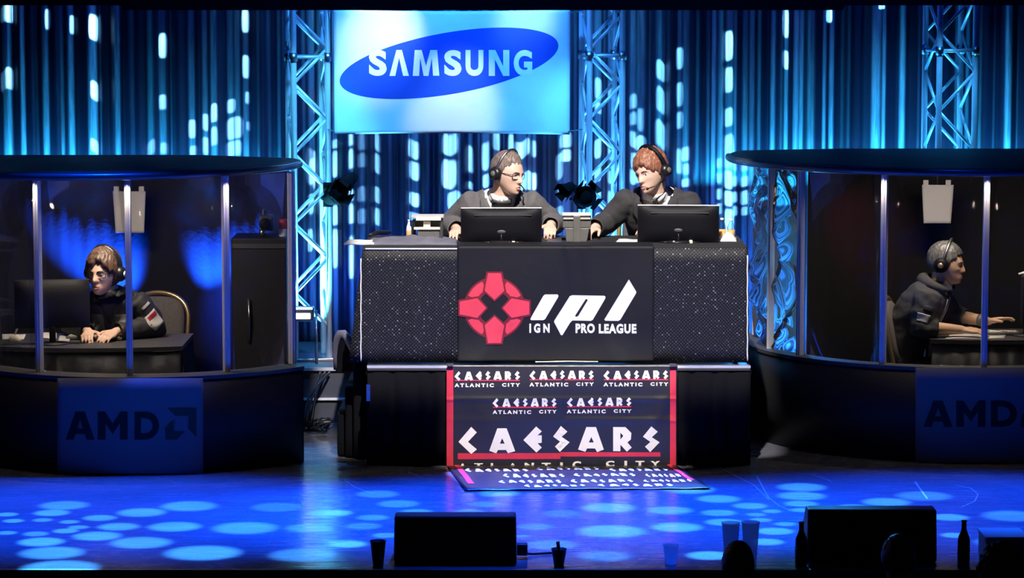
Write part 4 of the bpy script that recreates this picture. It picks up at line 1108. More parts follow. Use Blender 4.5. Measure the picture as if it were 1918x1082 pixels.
def chair(loc, yaw, label, h=.90):
    t = thing('banquet_chair', loc, label, 'chair', 'gold framed banquet chairs')
    Mx = Matrix.Translation(loc) @ Matrix.Rotation(yaw, 4, 'Z')     # faces -y
    w_ = .21; hs = .44
    pts = []
    for i in range(25):
        u = PI * i / 24
        x = -w_ * math.cos(u) * (1 if abs(math.cos(u)) < .98 else 1); z = h - .20 + .20 * math.sin(u) ** .7
        pts.append(Vector((x, .22 + .10 * (z - hs) / .46, z)))
    pts = [Vector((-w_, .26, 0)), Vector((-w_, .22, hs))] + pts + [Vector((w_, .22, hs)), Vector((w_, .26, 0))]
    MB().tube(pts, .0145, 10).build('back_frame', M['gold'], t, True, Mx)
    def bk(r, y):
        o = []
        for i in range(28):
            u = 2 * PI * i / 28; x = math.cos(u); z = math.sin(u)
            x = math.copysign(abs(x) ** .6, x) * .185 * r; z = math.copysign(abs(z) ** .6, z) * .20 * r + h - .225
            o.append(Vector((x, .22 + .10 * (z - hs) / .46 + y, z)))
        return o
    MB().loft([bk(.9, -.035), bk(1, -.02), bk(1, .015), bk(.9, .022)]).build('backrest', M['chair_cloth'], t, True, Mx)
    def st(r, z):
        return [Vector((math.copysign(abs(math.cos(u)) ** .5, math.cos(u)) * .22 * r, math.copysign(abs(math.sin(u)) ** .5, math.sin(u)) * .21 * r, z)) for u in [2 * PI * i / 28 for i in range(28)]]
    MB().loft([st(.95, hs - .06), st(1, hs - .045), st(1, hs - .01), st(.9, hs + .012)]).build('seat', M['chair_cloth'], t, True, Mx)
    for sx in (-1, 1):
        MB().tube([(sx * w_, -.19, hs - .05), (sx * w_, -.22, 0)], .0135, 10).build('leg', M['gold'], t, True, Mx)
        MB().tube([(sx * w_, .22, hs - .05), (sx * w_, -.19, hs - .05)], .011, 8).build('seat_rail', M['gold'], t, True, Mx)
    return t
chair(Vector((P(268, 600, .98).x, .92, 0)), R(-14), 'gold framed banquet chair behind the player in the left booth', .92)
chair(Vector((P(1752, 600, 1.0).x, 1.02, 0)), R(74), 'gold framed banquet chair behind the player in the right booth', .90)
chair(Vector((P(1212, 400, 1.12).x, 1.12, RZ)), R(-8), 'gold framed banquet chair behind the auburn-haired man at the desk', .90)
chair(Vector((P(940, 400, 1.2).x, 1.16, RZ)), R(4), 'gold framed banquet chair under the man in the grey suit', .80)

def paper(px0, py0, px1, py1, Y, label, m_='grey_paper'):
    a_, b_ = P(px0, py0, Y), P(px1, py1, Y)
    t = thing('paper_notice', ((a_.x + b_.x) / 2, Y, b_.z), label, 'paper')
    def f(u, v):
        x = a_.x + (b_.x - a_.x) * (u if v > .02 else u); tap = .03 * (1 - v) * (u - .5)
        return Vector((x - tap, Y + .006 * math.sin(3 * u + 2 * v), b_.z + (a_.z - b_.z) * v))
    o = MB().grid(f, 12, 14).build('sheet', M[m_], t, True, fix=False); solid(o, .0015, 0)
    for px in (px0 + 7, px1 - 9):
        q = P(px, py0 - 2, Y); o = MB().box((q.x, Y - .002, q.z), (.034, .005, .05)).build('tape', M[m_], t)
    c = P((px0 + px1) / 2, py0, Y)
    MB().tube([(c.x, Y + .004, c.z - .01), (c.x, Y + .01, 1.768)], .003, 6).build('string', M['steel'], t, True)
    return t
paper(211, 358, 274, 436, 1.45, 'pale paper sheet hung up high in the left booth')
paper(1727, 346, 1785, 418, 1.75, 'grey paper sheet hung up high in the right booth')

def kit_monitor(c, w_, h, yaw, zt, label):
    t = thing('monitor', (c[0], c[1], zt), label, 'monitor')
    Mx = Matrix.Translation((c[0], c[1], zt + .10 + h / 2)) @ Matrix.Rotation(yaw, 4, 'Z')
    def bk(u, v):
        d = (1 - abs(2 * u - 1) ** 4) * (1 - abs(2 * v - 1) ** 4)
        return Vector(((u - .5) * w_ * .98, -.012 - .03 * d, (v - .5) * h * .97))
    MB().grid(bk, 20, 14).build('back_shell', M['matte_black'], t, True, Mx, fix=False)
    bevel(MB().box((0, 0, 0), (w_, .022, h)).build('bezel', M['matte_black'], t, False, Mx), .004)
    MB().tube([(c[0], c[1], zt + .008), (c[0], c[1], zt + .2)], .02, 10).build('stand_neck', M['matte_black'], t, True)
    MB().lathe([(.001, 0), (.1, 0), (.1, .008), (.001, .012)], 28, Matrix.Translation((c[0], c[1], zt))).build('stand_base', M['matte_black'], t, True)
    return t
c = P(98, 592, .26)
kit_monitor((c.x, .26), .46, .30, R(8), LT, 'black monitor seen from behind left of the left booth player')
c = P(1925, 560, .95)
kit_monitor((c.x, .98), .40, .30, R(72), RT, 'black monitor at the right frame edge before the hooded player')
def tl(px, py): return G(px, py, LT)
for q, lb_, cat, m2 in (([tl(4, 636), tl(44, 637), tl(48, 628), tl(4, 627)], 'stack of pale papers at the far left of the booth table', 'paper', 'paper'),
                    ([tl(74, 634), tl(106, 635), tl(106, 625), tl(78, 624)], 'cream paper sheet by the left glass post on the booth table', 'paper', 'print_cream'),
                    ([tl(108, 642), tl(128, 643), tl(134, 630), tl(112, 629)], 'grey notepad between monitor foot and keyboard', 'notepad', 'grey_paper')):
    sheet('paper_sheet' if cat == 'paper' else 'notepad', q, lb_, cat, m2, thick=.006, lift=.006)
k0 = tl(145, 640)
t = thing('keyboard', (tl(178, 637).x, tl(178, 637).y, LT), 'grey keyboard under the left booth player\'s hands', 'keyboard')
Mx = Matrix.Translation((tl(178, 637).x, tl(178, 637).y + .06, LT)) @ Matrix.Rotation(R(-8), 4, 'Z')
bevel(MB().box((0, 0, .012), (.36, .13, .018)).build('case', M['grey_plastic'], t, False, Mx), .004)
mb = MB()
for r in range(5):
    for k in range(15): mb.box((-.155 + k * .022, -.046 + r * .023, .024), (.018, .018, .008))
tag(mb.build('keys', M['grey_paper'], t, False, Mx), kind='stuff')
t = thing('desk_mic', (tl(28, 640).x, tl(28, 640).y, LT), 'small cream microphone with slanting boom at the booth table\'s left end', 'microphone')
b0 = tl(28, 640)
MB().lathe([(.001, 0), (.04, 0), (.036, .03), (.02, .045), (.001, .046)], 20, Matrix.Translation(b0)).build('base', M['print_cream'], t, True)
MB().tube([b0 + Vector((0, 0, .04)), P(30, 620, b0.y), P(36, 607, b0.y)], .006, 8).build('boom', M['grey_paper'], t, True)
MB().ball(P(37, 605, b0.y), .011, 12, 8).build('capsule', M['grey_paper'], t, True)
# kit in the right booth
def tr(px, py): return G(px, py, RT)
sheet('mouse_pad', [tr(1770, 634), tr(1880, 634), tr(1888, 622), tr(1790, 620)], 'grey mouse pad under the hooded player\'s forearms', 'mouse pad', 'grey_paper', thick=.003)
t = thing('keyboard', tr(1868, 628), 'pale keyboard at the right end of the hooded player\'s table', 'keyboard')
Mx = Matrix.Translation(tr(1868, 628) + Vector((.03, .05, 0))) @ Matrix.Rotation(R(10), 4, 'Z')
bevel(MB().box((0, 0, .013), (.22, .12, .016)).build('case', M['grey_plastic'], t, False, Mx), .004)
mb = MB()
for r in range(5):
    for k in range(9): mb.box((-.09 + k * .022, -.046 + r * .023, .024), (.018, .018, .008))
tag(mb.build('keys', M['paper'], t, False, Mx), kind='stuff')
c = P(1908, 512, .9)
t = thing('lamp_arm', (c.x, .9, RT), 'thin pale lamp arm reaching in from the right frame edge', 'lamp')
MB().tube([(c.x + .22, .95, RT), (c.x + .22, .93, c.z + .02), (c.x + .03, .9, c.z + .005)], .007, 8).build('arm', M['matte_black'], t, True)
MB().tube([P(1908, 513, .9), P(1925, 509, .9), P(1940, 508, .9)], [.006, .010, .008], 10).build('head', M['paper'], t, True)

# dark equipment case at the back right of the left booth, with small gear on it
ca_, cb_ = P(432, 445, 1.15), P(538, 690, 1.15)
t = thing('equipment_case', ((ca_.x + cb_.x) / 2, 1.35, 0), 'tall dark equipment case at the right side of the left booth', 'case')
zc = P(480, 446, 1.15).z
bevel(MB().box(((ca_.x + cb_.x) / 2, 1.35, zc / 2), (cb_.x - ca_.x, .4, zc)).build('body', M['matte_black'], t), .01)
for zz in (.06, zc - .05):
    MB().box(((ca_.x + cb_.x) / 2, 1.145, zz), (cb_.x - ca_.x - .01, .012, .03)).build('edge_band', M['dark_grey'], t)
MB().tube([P(466, 560, 1.14), P(467, 600, 1.13), P(466, 640, 1.14)], .008, 8).build('handle', M['steel'], t, True)
c = P(500, 420, 1.3)
t = thing('camcorder', (c.x, 1.3, zc), 'small dark camera standing on the equipment case', 'camera')
bevel(MB().box((c.x, 1.3, zc + .09), (.09, .16, .10)).build('body', M['dark_grey'], t), .012)
MB().lathe([(.001, 0), (.035, 0), (.038, .06), (.03, .07), (.001, .06)], 20, Matrix.Translation((c.x, 1.22, zc + .09)) @ Matrix.Rotation(PI / 2, 4, 'X')).build('lens', M['gloss_black'], t, True)
MB().tube([(c.x - .03, 1.3, zc), (c.x - .03, 1.3, zc + .05)], .02, 10).build('foot', M['steel'], t, True)
MB().tube([(c.x - .02, 1.26, zc + .14), (c.x - .02, 1.27, zc + .17), (c.x - .02, 1.34, zc + .17), (c.x - .02, 1.35, zc + .14)], .008, 8).build('handle', M['grey_plastic'], t, True)
c = P(531, 420, 1.3)
t = thing('drink_can', (c.x, 1.28, zc), 'small red and white can beside the camera on the case', 'can')
MB().lathe([(.001, 0), (.024, 0), (.028, .008), (.028, .05)], 18, Matrix.Translation((c.x, 1.28, zc)), cap=False).build('lower_band', M['print_white'], t, True)
MB().lathe([(.028, .05), (.028, .105), (.022, .115), (.001, .114)], 18, Matrix.Translation((c.x, 1.28, zc)), cap=False).build('upper_band', M['print_red'], t, True)
# ================================================================ people
def sstep(a, b, x): t = np.clip((x - a) / (b - a), 0, 1); return t * t * (3 - 2 * t)
def head_pts(D):
    """Unit directions (n,3) -> points of a head; face towards -y, z up, eyes at z = 0."""
    dx, dy, dz = D[:, 0], D[:, 1], D[:, 2]
    X = .076 * dx; Y = .098 * dy; Z = .118 * dz
    lo = sstep(0.05, 1, -dz); up = sstep(.2, 1, dz)
    X = X * (1 - .30 * lo) * (1 - .05 * up)
    X = np.sign(X) * np.abs(X / .076) ** .92 * .076
    back = np.maximum(dy, 0)
    Y = Y - .052 * lo ** 1.6 - back * .045 * lo
    Y = Y + .006 * up * (dy < 0) + .012 * back * sstep(-.2, .5, dz)
    fr = sstep(.2, .6, -dy)
    g = lambda c, s, v: np.exp(-((v - c) / s) ** 2)
    ax = np.abs(X)
    nose = np.where(Z > -.034, sstep(.020, -.034, Z) * .9 + .1 * sstep(.03, .01, Z), g(-.034, .007, Z))
    Y = Y - fr * .027 * np.exp(-(X / (.009 + .006 * sstep(.0, -.034, Z))) ** 2) * nose
    Y = Y + fr * .010 * g(.031, .014, ax) * g(.001, .011, Z)
    Y = Y - fr * .005 * g(.027, .022, ax) * g(.020, .008, Z)
    Y = Y - fr * .004 * g(.046, .014, ax) * g(-.024, .014, Z)
    Y = Y - fr * .007 * g(0, .019, X) * (g(-.060, .005, Z) + g(-.073, .006, Z))
    Y = Y + fr * .003 * g(0, .02, X) * g(-.0665, .0025, Z)
    Y = Y + fr * .003 * g(0, .02, X) * g(-.085, .006, Z)
    Y = Y - fr * .006 * g(0, .018, X) * g(-.105, .012, Z)
    return np.stack([X, Y, Z], 1)
def sphere_dirs(nu, nv):
    D = []; Fc = []
    for j in range(nv + 1):
        a = PI * (j + .02) / (nv + .04)
        for i in range(nu):
            b = 2 * PI * i / nu; D.append((math.sin(a) * math.sin(b), -math.sin(a) * math.cos(b), -math.cos(a)))
    for j in range(nv):
        for i in range(nu):
            k = (i + 1) % nu; Fc.append((j * nu + i, j * nu + k, (j + 1) * nu + k, (j + 1) * nu + i))
    Fc += [tuple(range(nu - 1, -1, -1)), tuple(range(nv * nu, (nv + 1) * nu))]
    return np.array(D), Fc

def remesh(mb, M_, voxel, smooth=3, fac=.5):
    me = mb.mesh('tmp', M_)
    bm = bmesh.new(); bm.from_mesh(me); bmesh.ops.recalc_face_normals(bm, faces=bm.faces); bm.to_mesh(me); bm.free()
    o = bpy.data.objects.new('tmp', me); COL.objects.link(o)
    r = o.modifiers.new('r', 'REMESH'); r.mode = 'VOXEL'; r.voxel_size = voxel
    s = o.modifiers.new('s', 'SMOOTH'); s.factor = fac; s.iterations = smooth
    bpy.context.view_layer.update()
    out = bpy.data.meshes.new_from_object(o.evaluated_get(bpy.context.evaluated_depsgraph_get()))
    bpy.data.objects.remove(o); bpy.data.meshes.remove(me)
    return out
def bvh_of(me): 
    return BVHTree.FromPolygons([v.co.copy() for v in me.vertices], [tuple(p.vertices) for p in me.polygons])

def ell_ring(c, ax, ay, rx, ry, n=28, p=2.0):
    o = []
    for k in range(n):
        a = 2 * PI * k / n; ca, sa = math.cos(a), math.sin(a)
        e = 2 / p
        o.append(Vector(c) + ax * math.copysign(abs(ca) ** e, ca) * rx + ay * math.copysign(abs(sa) ** e, sa) * ry)
    return o
def torso_loft(mb, spine, infl=0.0, lo=0, hi=None, twist=0.0):
    """spine: list of (point, rx, ry)."""
    sp = spine[lo:hi]; n = len(sp); rings = []
    for i, (c, rx, ry) in enumerate(sp):
        t = (Vector(sp[min(i + 1, n - 1)][0]) - Vector(sp[max(i - 1, 0)][0])).normalized()
        ax = Vector((1, 0, 0)); ay = t.cross(ax).normalized()
        rings.append(ell_ring(c, ax, ay, rx + infl, ry + infl, 28, 2.35))
    mb.loft(rings)

def hand(mb, wrist, d, nrm, side, curl, s=1.0, spread=.10, thumb_curl=.4, rad=1.0):
    """palm + five fingers. d: finger direction, nrm: back-of-hand normal, side: +1 thumb on the d x nrm side."""
    wrist, d, nrm = Vector(wrist), Vector(d).normalized(), Vector(nrm)
    nrm = (nrm - d * nrm.dot(d)).normalized(); sd = d.cross(nrm).normalized() * side
    rings = []
    for u, wx, th in ((-.1, .024, .019), (.15, .028, .018), (.5, .037, .017), (.85, .041, .015), (1.05, .036, .011)):
        rings.append(ell_ring(wrist + d * .092 * s * u, sd, nrm, wx * s, th * s, 16, 2.4))
    mb.loft(rings)
    for k, (off, L, r) in enumerate(((.030, .072, .0085), (.0105, .080, .0088), (-.0095, .074, .0084), (-.029, .058, .0075))):
        base = wrist + d * .086 * s + sd * off * s
        fd = (d + sd * off * spread * 30 * .25).normalized()
        pts = [base - fd * .02]; ang = 0.0; p = base; rr_ = [r * s * rad, r * s * rad]
        pts.append(p)
        for q, (fr_, ca) in enumerate(((.45, .55), (.30, 1.0), (.25, .8))):
            ang += curl[k] * ca
            v = fd * math.cos(ang) - nrm * math.sin(ang)
            p = p + v * L * fr_ * s; pts.append(p); rr_.append(r * s * rad * (1 - .09 * (q + 1)))
        mb.limb(pts, rr_, 8)
    b0 = wrist + d * .022 * s + sd * .026 * s
    t1 = (d * .62 + sd * .78 - nrm * .15).normalized(); t2 = (d * .85 + sd * (.5 - thumb_curl) - nrm * thumb_curl).normalized()
    p1 = b0 + t1 * .042 * s; p2 = p1 + t2 * .032 * s; p3 = p2 + t2 * .024 * s
    mb.limb([b0 - t1 * .01, p1, p2, p3], [.0135 * s, .0115 * s, .0098 * s, .0085 * s], 8)

def make_person(spec):
    S = spec.get('scale', 1.06); vx = spec.get('voxel', .005)
    base = Vector(spec['root'])
    t = thing('person', (base.x, base.y, spec['floor']), spec['label'], 'person')
    MM = Matrix.Translation(base) @ Matrix.Rotation(spec['yaw'], 4, 'Z') @ Matrix.Scale(S, 4)
    sp = spec['spine']; nk = Vector(spec['neck']); hc = Vector(spec['head'])
    rx_, ry_, rz_ = spec['head_rot']
    HR = Matrix.Translation(hc) @ Matrix.Rotation(rz_, 4, 'Z') @ Matrix.Rotation(rx_, 4, 'X') @ Matrix.Rotation(ry_, 4, 'Y') @ Matrix.Scale(spec.get('head_scale', 1.04), 4)
    # ---- body
    mb = MB()
    torso_loft(mb, sp)
    jaw = HR @ Vector((0, .018, -.055))
    mb.tube([nk - (jaw - nk) * .35, nk, nk.lerp(jaw, .5), jaw], [.075, .064, .056, .054], 20)
    D, Fh = sphere_dirs(64, 52)
    hp = head_pts(D)
    mb.add([HR @ Vector(p) for p in hp.tolist()], Fh)
    for sx in (-1, 1):
        mb.ball(HR @ Vector((sx * .075, .012, -.008)), (.010, .019, .031), 12, 10, (HR.to_3x3().normalized() @ Matrix.Rotation(sx * .35, 3, 'Z')))
    for A in spec['arms']:
        sh, el, wr = Vector(A['shoulder']), Vector(A['elbow']), Vector(A['wrist'])
        mb.limb([sh, sh.lerp(el, .35), sh.lerp(el, .8), el, el.lerp(wr, .25), el.lerp(wr, .7), wr], [.056, .052, .043, .041, .043, .034, .026], 14)
        hand(mb, wr, A['dir'], A['nrm'], A['side'], A['curl'], 1.0, A.get('spread', .1), A.get('thumb', .3))
    for sx, L in zip((-1, 1), spec['legs']):
        hip, kn, an = Vector(L[0]), Vector(L[1]), Vector(L[2])
        mb.limb([hip, hip.lerp(kn, .4), hip.lerp(kn, .85), kn, kn.lerp(an, .3), kn.lerp(an, .75), an], [.086, .080, .060, .055, .056, .040, .034], 14)
        ft = Vector(L[3]); mb.limb([an - Vector((0, 0, .02)) - ft * .03, an - Vector((0, 0, .045)) + ft * .09, an - Vector((0, 0, .05)) + ft * .16], [.034, .034, .026], 12)
    me = remesh(mb, MM, vx, 2, .45)
    body = link('body', me, M[spec['skin']], t, True)
    # shift: link() turned vertices into local ones; rebuild the world copy for projections
    off = origin(t)
    bb = BVHTree.FromPolygons([v.co + off for v in me.vertices], [tuple(p.vertices) for p in me.polygons])
    HW = MM @ HR
    def face_hit(x, z, dirv=Vector((0, 1, 0)), y0=-.25):
        o_ = HW @ Vector((x, y0, z)); d_ = (HW.to_3x3() @ dirv).normalized()
        h = bb.ray_cast(o_, d_)
        return h[0] if h[0] is not None else HW @ Vector((x, -.09, z))
    fwd = (HW.to_3x3() @ Vector((0, -1, 0))).normalized()
    if spec.get('face', True):
        for sx in (-1, 1):
            c = HW @ Vector((sx * .031, -.0755, .001)); r = .0120 * S
            e = MB().ball(c, r, 16, 12).build('eye', M['eye_white'], t, True)
            f2 = (fwd + (HW.to_3x3() @ Vector((spec.get('gaze', 0), 0, spec.get('gaze_z', -.1))))).normalized()
            rot_ = f2.to_track_quat('Z', 'Y').to_matrix().to_4x4()
            MB().lathe([(.001, r * .90), (r * .52, r * .86), (r * .52, r * .90), (.001, r * 1.045)], 16, Matrix.Translation(c) @ rot_).build('iris', M['iris'], e, True)
            br = [face_hit(sx * x, z) + fwd * .001 for x, z in ((.013, .0165), (.022, .0205), (.033, .0215), (.044, .0165))]
            MB().tube(br, [.0022 * S, .0034 * S, .0032 * S, .0016 * S], 8).build('eyebrow', M[spec['hair_mat']], t, True)
            ld = [face_hit(sx * x, z) + fwd * .0005 for x, z in ((.017, .004), (.025, .0095), (.034, .0098), (.044, .004))]
            MB().tube(ld, .0017 * S, 6).build('eyelid', M[spec['skin']], t, True)
        up_ = [face_hit(x, z) + fwd * .0002 for x, z in ((-.022, -.067), (-.012, -.0625), (-.004, -.0605), (0, -.0615), (.004, -.0605), (.012, -.0625), (.022, -.067))]
        lo_ = [face_hit(x, z) + fwd * .0002 for x, z in ((-.021, -.068), (-.011, -.073), (0, -.0745), (.011, -.073), (.021, -.068))]
        MB().tube(up_, [.0012, .0028, .0034, .003, .0034, .0028, .0012], 8).build('lips', M['lips'], t, True)
        MB().tube(lo_, [.0012, .0034, .0042, .0034, .0012], 8).build('lips', M['lips'], t, True)
    # ---- hair
    D, Fh = sphere_dirs(96, 80)
    P0 = head_pts(D); hs = spec['hair'](D, P0)
    rngn = np.array([noise.noise(Vector((d[0] * 9, d[1] * 9, d[2] * 3.0 + spec.get('seed', 0)))) + .6 * noise.noise(Vector((d[0] * 26, d[1] * 26, d[2] * 6))) for d in D])
    th = hs * (1 + spec.get('rough_hair', .25) * rngn)
    nrm_ = np.stack([P0[:, 0] / .076 ** 1.2, P0[:, 1] / .098 ** 1.2, np.maximum(P0[:, 2], -.03) / .118 ** 1.2], 1)
    nrm_ /= np.linalg.norm(nrm_, axis=1)[:, None] + 1e-6
    PH = P0 + nrm_ * np.where(hs > 0.0005, th, -.014)[:, None]
    MB().add([HW @ Vector(p) for p in PH.tolist()], Fh).build('hair', M[spec['hair_mat']], t, True)
    # ---- clothes
    Minv = MM.inverted()
    vc = spec.get('voxel_cloth', .008)
    for cl_ in spec['clothes']:
        mb = MB(); kind = cl_['kind']; inf = cl_['inflate']
        if kind in ('jacket', 'shirt'):
            torso_loft(mb, sp, inf, cl_.get('lo', 0), cl_.get('hi'))
            if kind == 'shirt':
                mb.tube([nk - (jaw - nk) * .35, nk + (jaw - nk) * .16], [.076, .068], 20)
            if cl_.get('collar'):
                mb.tube([nk - (jaw - nk) * .5, nk + (jaw - nk) * cl_['collar']], [.105, .082], 20)
            if kind == 'jacket':
                for A in spec['arms']:
                    sh, el, wr = Vector(A['shoulder']), Vector(A['elbow']), Vector(A['wrist'])
                    e_ = cl_.get('sleeve', .96); wr = el.lerp(wr, e_)
                    pts = [sh, sh.lerp(el, .35), sh.lerp(el, .8), el, el.lerp(wr, .3), el.lerp(wr, .7), wr]
                    rr_ = [.056 + inf * 1.15, .053 + inf, .047 + inf, .046 + inf, .044 + inf, .038 + inf, .031 + inf]
                    k1, k2 = sh.lerp(el, .9), el.lerp(wr, .15)
                    mb.tube([sh - (el - sh).normalized() * .062, sh - (el - sh).normalized() * .045] + pts, [.045, .062 + inf * .6] + rr_, 16)
        elif kind == 'trousers':
            torso_loft(mb, sp, inf, 0, 3)
            for L in spec['legs']:
                hip, kn, an = Vector(L[0]), Vector(L[1]), Vector(L[2])
                mb.tube([hip, hip.lerp(kn, .4), hip.lerp(kn, .85), kn, kn.lerp(an, .3), kn.lerp(an, .75), kn.lerp(an, .97)], [.098, .092, .074, .068, .066, .056, .054], 16)
        me = remesh(mb, MM, vc, cl_.get('smooth', 4))
        bm = bmesh.new(); bm.from_mesh(me)
        kill = []
        for f in bm.faces:
            q = Minv @ f.calc_center_median()
            if cl_.get('open') and cl_['open'](q): kill.append(f)
            elif (q - nk).length < cl_.get('neck', 0) and q.z > nk.z - .03: kill.append(f)
            elif kind == 'jacket':
                for A in spec['arms']:
                    el, wr = Vector(A['elbow']), Vector(A['wrist']); w2 = el.lerp(wr, cl_.get('sleeve', .96)); dd = (wr - el).normalized()
                    if (q - w2).dot(dd) > -.004 and (q - w2).length < .07: kill.append(f); break
        if kill: bmesh.ops.delete(bm, geom=kill, context='FACES')
        for _ in range(8):     # even out the cut edges
            new = {}
            for v in bm.verts:
                nb = [e.other_vert(v).co for e in v.link_edges if e.is_boundary]
                if len(nb) >= 2: new[v] = v.co * .4 + sum(nb, Vector()) / len(nb) * .6
            for v, c_ in new.items(): v.co = c_
        for v in bm.verts:     # soft cloth folds
            q = v.co * 9
            n_ = noise.noise(Vector((q.x, q.y, q.z * 2.2)) + Vector((spec.get('seed', 0), 3, 1))) * cl_.get('fold', .006) + noise.noise(v.co * 23) * cl_.get('fold', .006) * .4
            v.co += v.normal * n_
        bm.to_mesh(me); bm.free()
        o = link(cl_['name'], me, M[cl_['mat']], t, True); solid(o, .004, 0)
        cl_['obj'] = o
        cl_['bvh'] = BVHTree.FromPolygons([v.co + off for v in me.vertices], [tuple(p.vertices) for p in me.polygons])
    for L in spec['legs']:
        an = Vector(L[2]); ft = Vector(L[3])
        mb = MB().limb([an - Vector((0, 0, .025)) - ft * .035, an - Vector((0, 0, .045)) + ft * .09, an - Vector((0, 0, .052)) + ft * .17], [.045, .042, .034], 14)
        mb.build('shoe', M['shoe'], t, True, MM)
    ctx = dict(thing=t, MM=MM, HW=HW, fwd=fwd, face_hit=face_hit, body=bb, clothes={c['name']: c for c in spec['clothes']}, S=S, off=off)
    return ctx

def on_cloth(ctx, name, pts, lift=.004, d=Vector((0, 1, 0))):
    """project person-space (x, z) points from the front on to a garment."""
    B = ctx['clothes'][name]['bvh']; MM = ctx['MM']; out = []
    dw = (MM.to_3x3() @ d).normalized()
    for x, z in pts:
        o_ = MM @ Vector((x, -1.2, z)) if d.y > .5 else MM @ (Vector((x[0], x[1], x[2])) - d)
        h = B.ray_cast(o_, dw)
        out.append((h[0] if h[0] is not None else MM @ Vector((x, -.45, z))) - dw * lift)
    return out
def strip(name, ctx, garment, left, right, m_, parent, lift=.005, thick=.004, n=14):
    """a sewn strip (lapel, placket) between two lists of (x, z) points."""
    def lerp(L, u):
        k = u * (len(L) - 1); i = min(int(k), len(L) - 2); f = k - i
        return (L[i][0] * (1 - f) + L[i + 1][0] * f, L[i][1] * (1 - f) + L[i + 1][1] * f)
    rows = []
    for j in range(n + 1):
        a_, b_ = lerp(left, j / n), lerp(right, j / n)
        rows.append(on_cloth(ctx, garment, [(a_[0] + (b_[0] - a_[0]) * i / 6, a_[1] + (b_[1] - a_[1]) * i / 6) for i in range(7)], lift))
    vs_ = [p for r in rows for p in r]; fs = [(j * 7 + i, j * 7 + i + 1, (j + 1) * 7 + i + 1, (j + 1) * 7 + i) for j in range(n) for i in range(6)]
    o = MB().add(vs_, fs).build(name, M[m_], parent, True, fix=False); solid(o, thick, 0)
    return o

def headset(ctx, label, band='gloss_black', cup='black_plastic', mic=1, tilt=0.0, cr=1.0, hat=.010, inner='grey_plastic'):
    HW = ctx['HW']; S = 1.0
    base = HW @ Vector((0, 0, .12))
    t = thing('headset', base, label, 'headset')
    Tl = Matrix.Rotation(tilt, 4, 'X')
    wv = .084 + hat
    pts = [HW @ (Tl @ Vector((wv * math.sin(a), .014, -.012 + (.138 + hat) * math.cos(a)))) for a in np.linspace(-PI * .53, PI * .53, 26)]
    MB().tube(pts, .0085, 8, flat=1.9).build('headband', M[band], t, True)
    for sx in (-1, 1):
        Mx = HW @ Tl @ Matrix.Translation((sx * (.074 + hat * .6), .014, -.012)) @ Matrix.Rotation(sx * PI / 2, 4, 'Y')
        o = MB().lathe([(.001, .030 + hat * .4), (.026 * cr, .028 + hat * .4), (.037 * cr, .018), (.039 * cr, .004), (.034 * cr, -.006), (.001, -.006)], 24, Mx).build('ear_cup', M[cup], t, True)
        MB().lathe([(.001, .034 + hat * .4), (.014, .033 + hat * .4), (.018, .027 + hat * .4), (.001, .026 + hat * .4)], 20, Mx).build('cup_disc', M[inner], o, True)
    if mic:
        p = [HW @ Vector(q) for q in ((mic * .094, .0, -.03), (mic * .092, -.035, -.055), (mic * .072, -.085, -.072), (mic * .040, -.112, -.076))]
        o = MB().tube(p, .0035, 8).build('microphone_boom', M[cup], t, True)
        MB().ball(p[-1], .0095, 12, 8).build('foam_tip', M['matte_black'], o, True)
    return t
def glasses(ctx, m_='glass_frame', r=.021):
    HW = ctx['HW']; t = ctx['thing']
    g = MB()
    o = None
    for sx in (-1, 1):
        ring = []
        for k in range(28):
            a = 2 * PI * k / 28; x = math.copysign(abs(math.cos(a)) ** .7, math.cos(a)) * .0235; z = math.copysign(abs(math.sin(a)) ** .7, math.sin(a)) * .0165
            ring.append(HW @ Vector((sx * .0325 + x, -.098 + abs(sx * .0325 + x) ** 2 * 4.5, -.002 + z)))
        g.tube(ring, .0021, 8, closed=True)
        g.tube([HW @ Vector((sx * .056, -.084, .004)), HW @ Vector((sx * .074, -.05, .004)), HW @ Vector((sx * .080, .01, .002))], .0021, 8)
    g.tube([HW @ Vector((-.010, -.099, .002)), HW @ Vector((0, -.101, .004)), HW @ Vector((.010, -.099, .002))], .002, 8)
    o = g.build('eyeglasses', M[m_], t, True)
    return o

SPINE = [((0, .05, -.07), .15, .10), ((0, .02, .0), .175, .125), ((0, -.05, .14), .155, .112), ((0, -.15, .28), .165, .118), ((0, -.26, .40), .184, .118), ((0, -.330, .482), .172, .092), ((0, -.375, .522), .095, .07)]
def legs_sit(kx=.12, fl=-.46):
    return [[(-.09, 0, -.01), (-kx, -.42, .02), (-kx, -.40, fl), (0, -1, 0)], [(.09, 0, -.01), (kx, -.42, .02), (kx, -.40, fl), (0, -1, 0)]]
NECK = (0, -.395, .535)

# ---- hair styles: thickness over unit directions / head points
def style(front, side, back, thick, fringe=None, soft=.016):
    def f(D, Pp):
        az = np.arctan2(D[:, 0], -D[:, 1])            # 0 = front
        a = np.abs(az)
        line = np.where(a < 1.15, front + (side[0] - front) * sstep(.55, 1.15, a), np.where(a < 1.75, side[0] + (side[1] - side[0]) * sstep(1.15, 1.4, a), side[1] + (back - side[1]) * sstep(1.75, 2.3, a)))
        if fringe is not None: line = line + fringe(az)
        line = line + .004 * np.sin(az * 17 + 1) + .003 * np.sin(az * 41)
        m = sstep(0, soft, Pp[:, 2] - line)
        return thick[0] * m * (1 + (thick[1] / thick[0] - 1) * sstep(.0, .10, Pp[:, 2]))
    return f

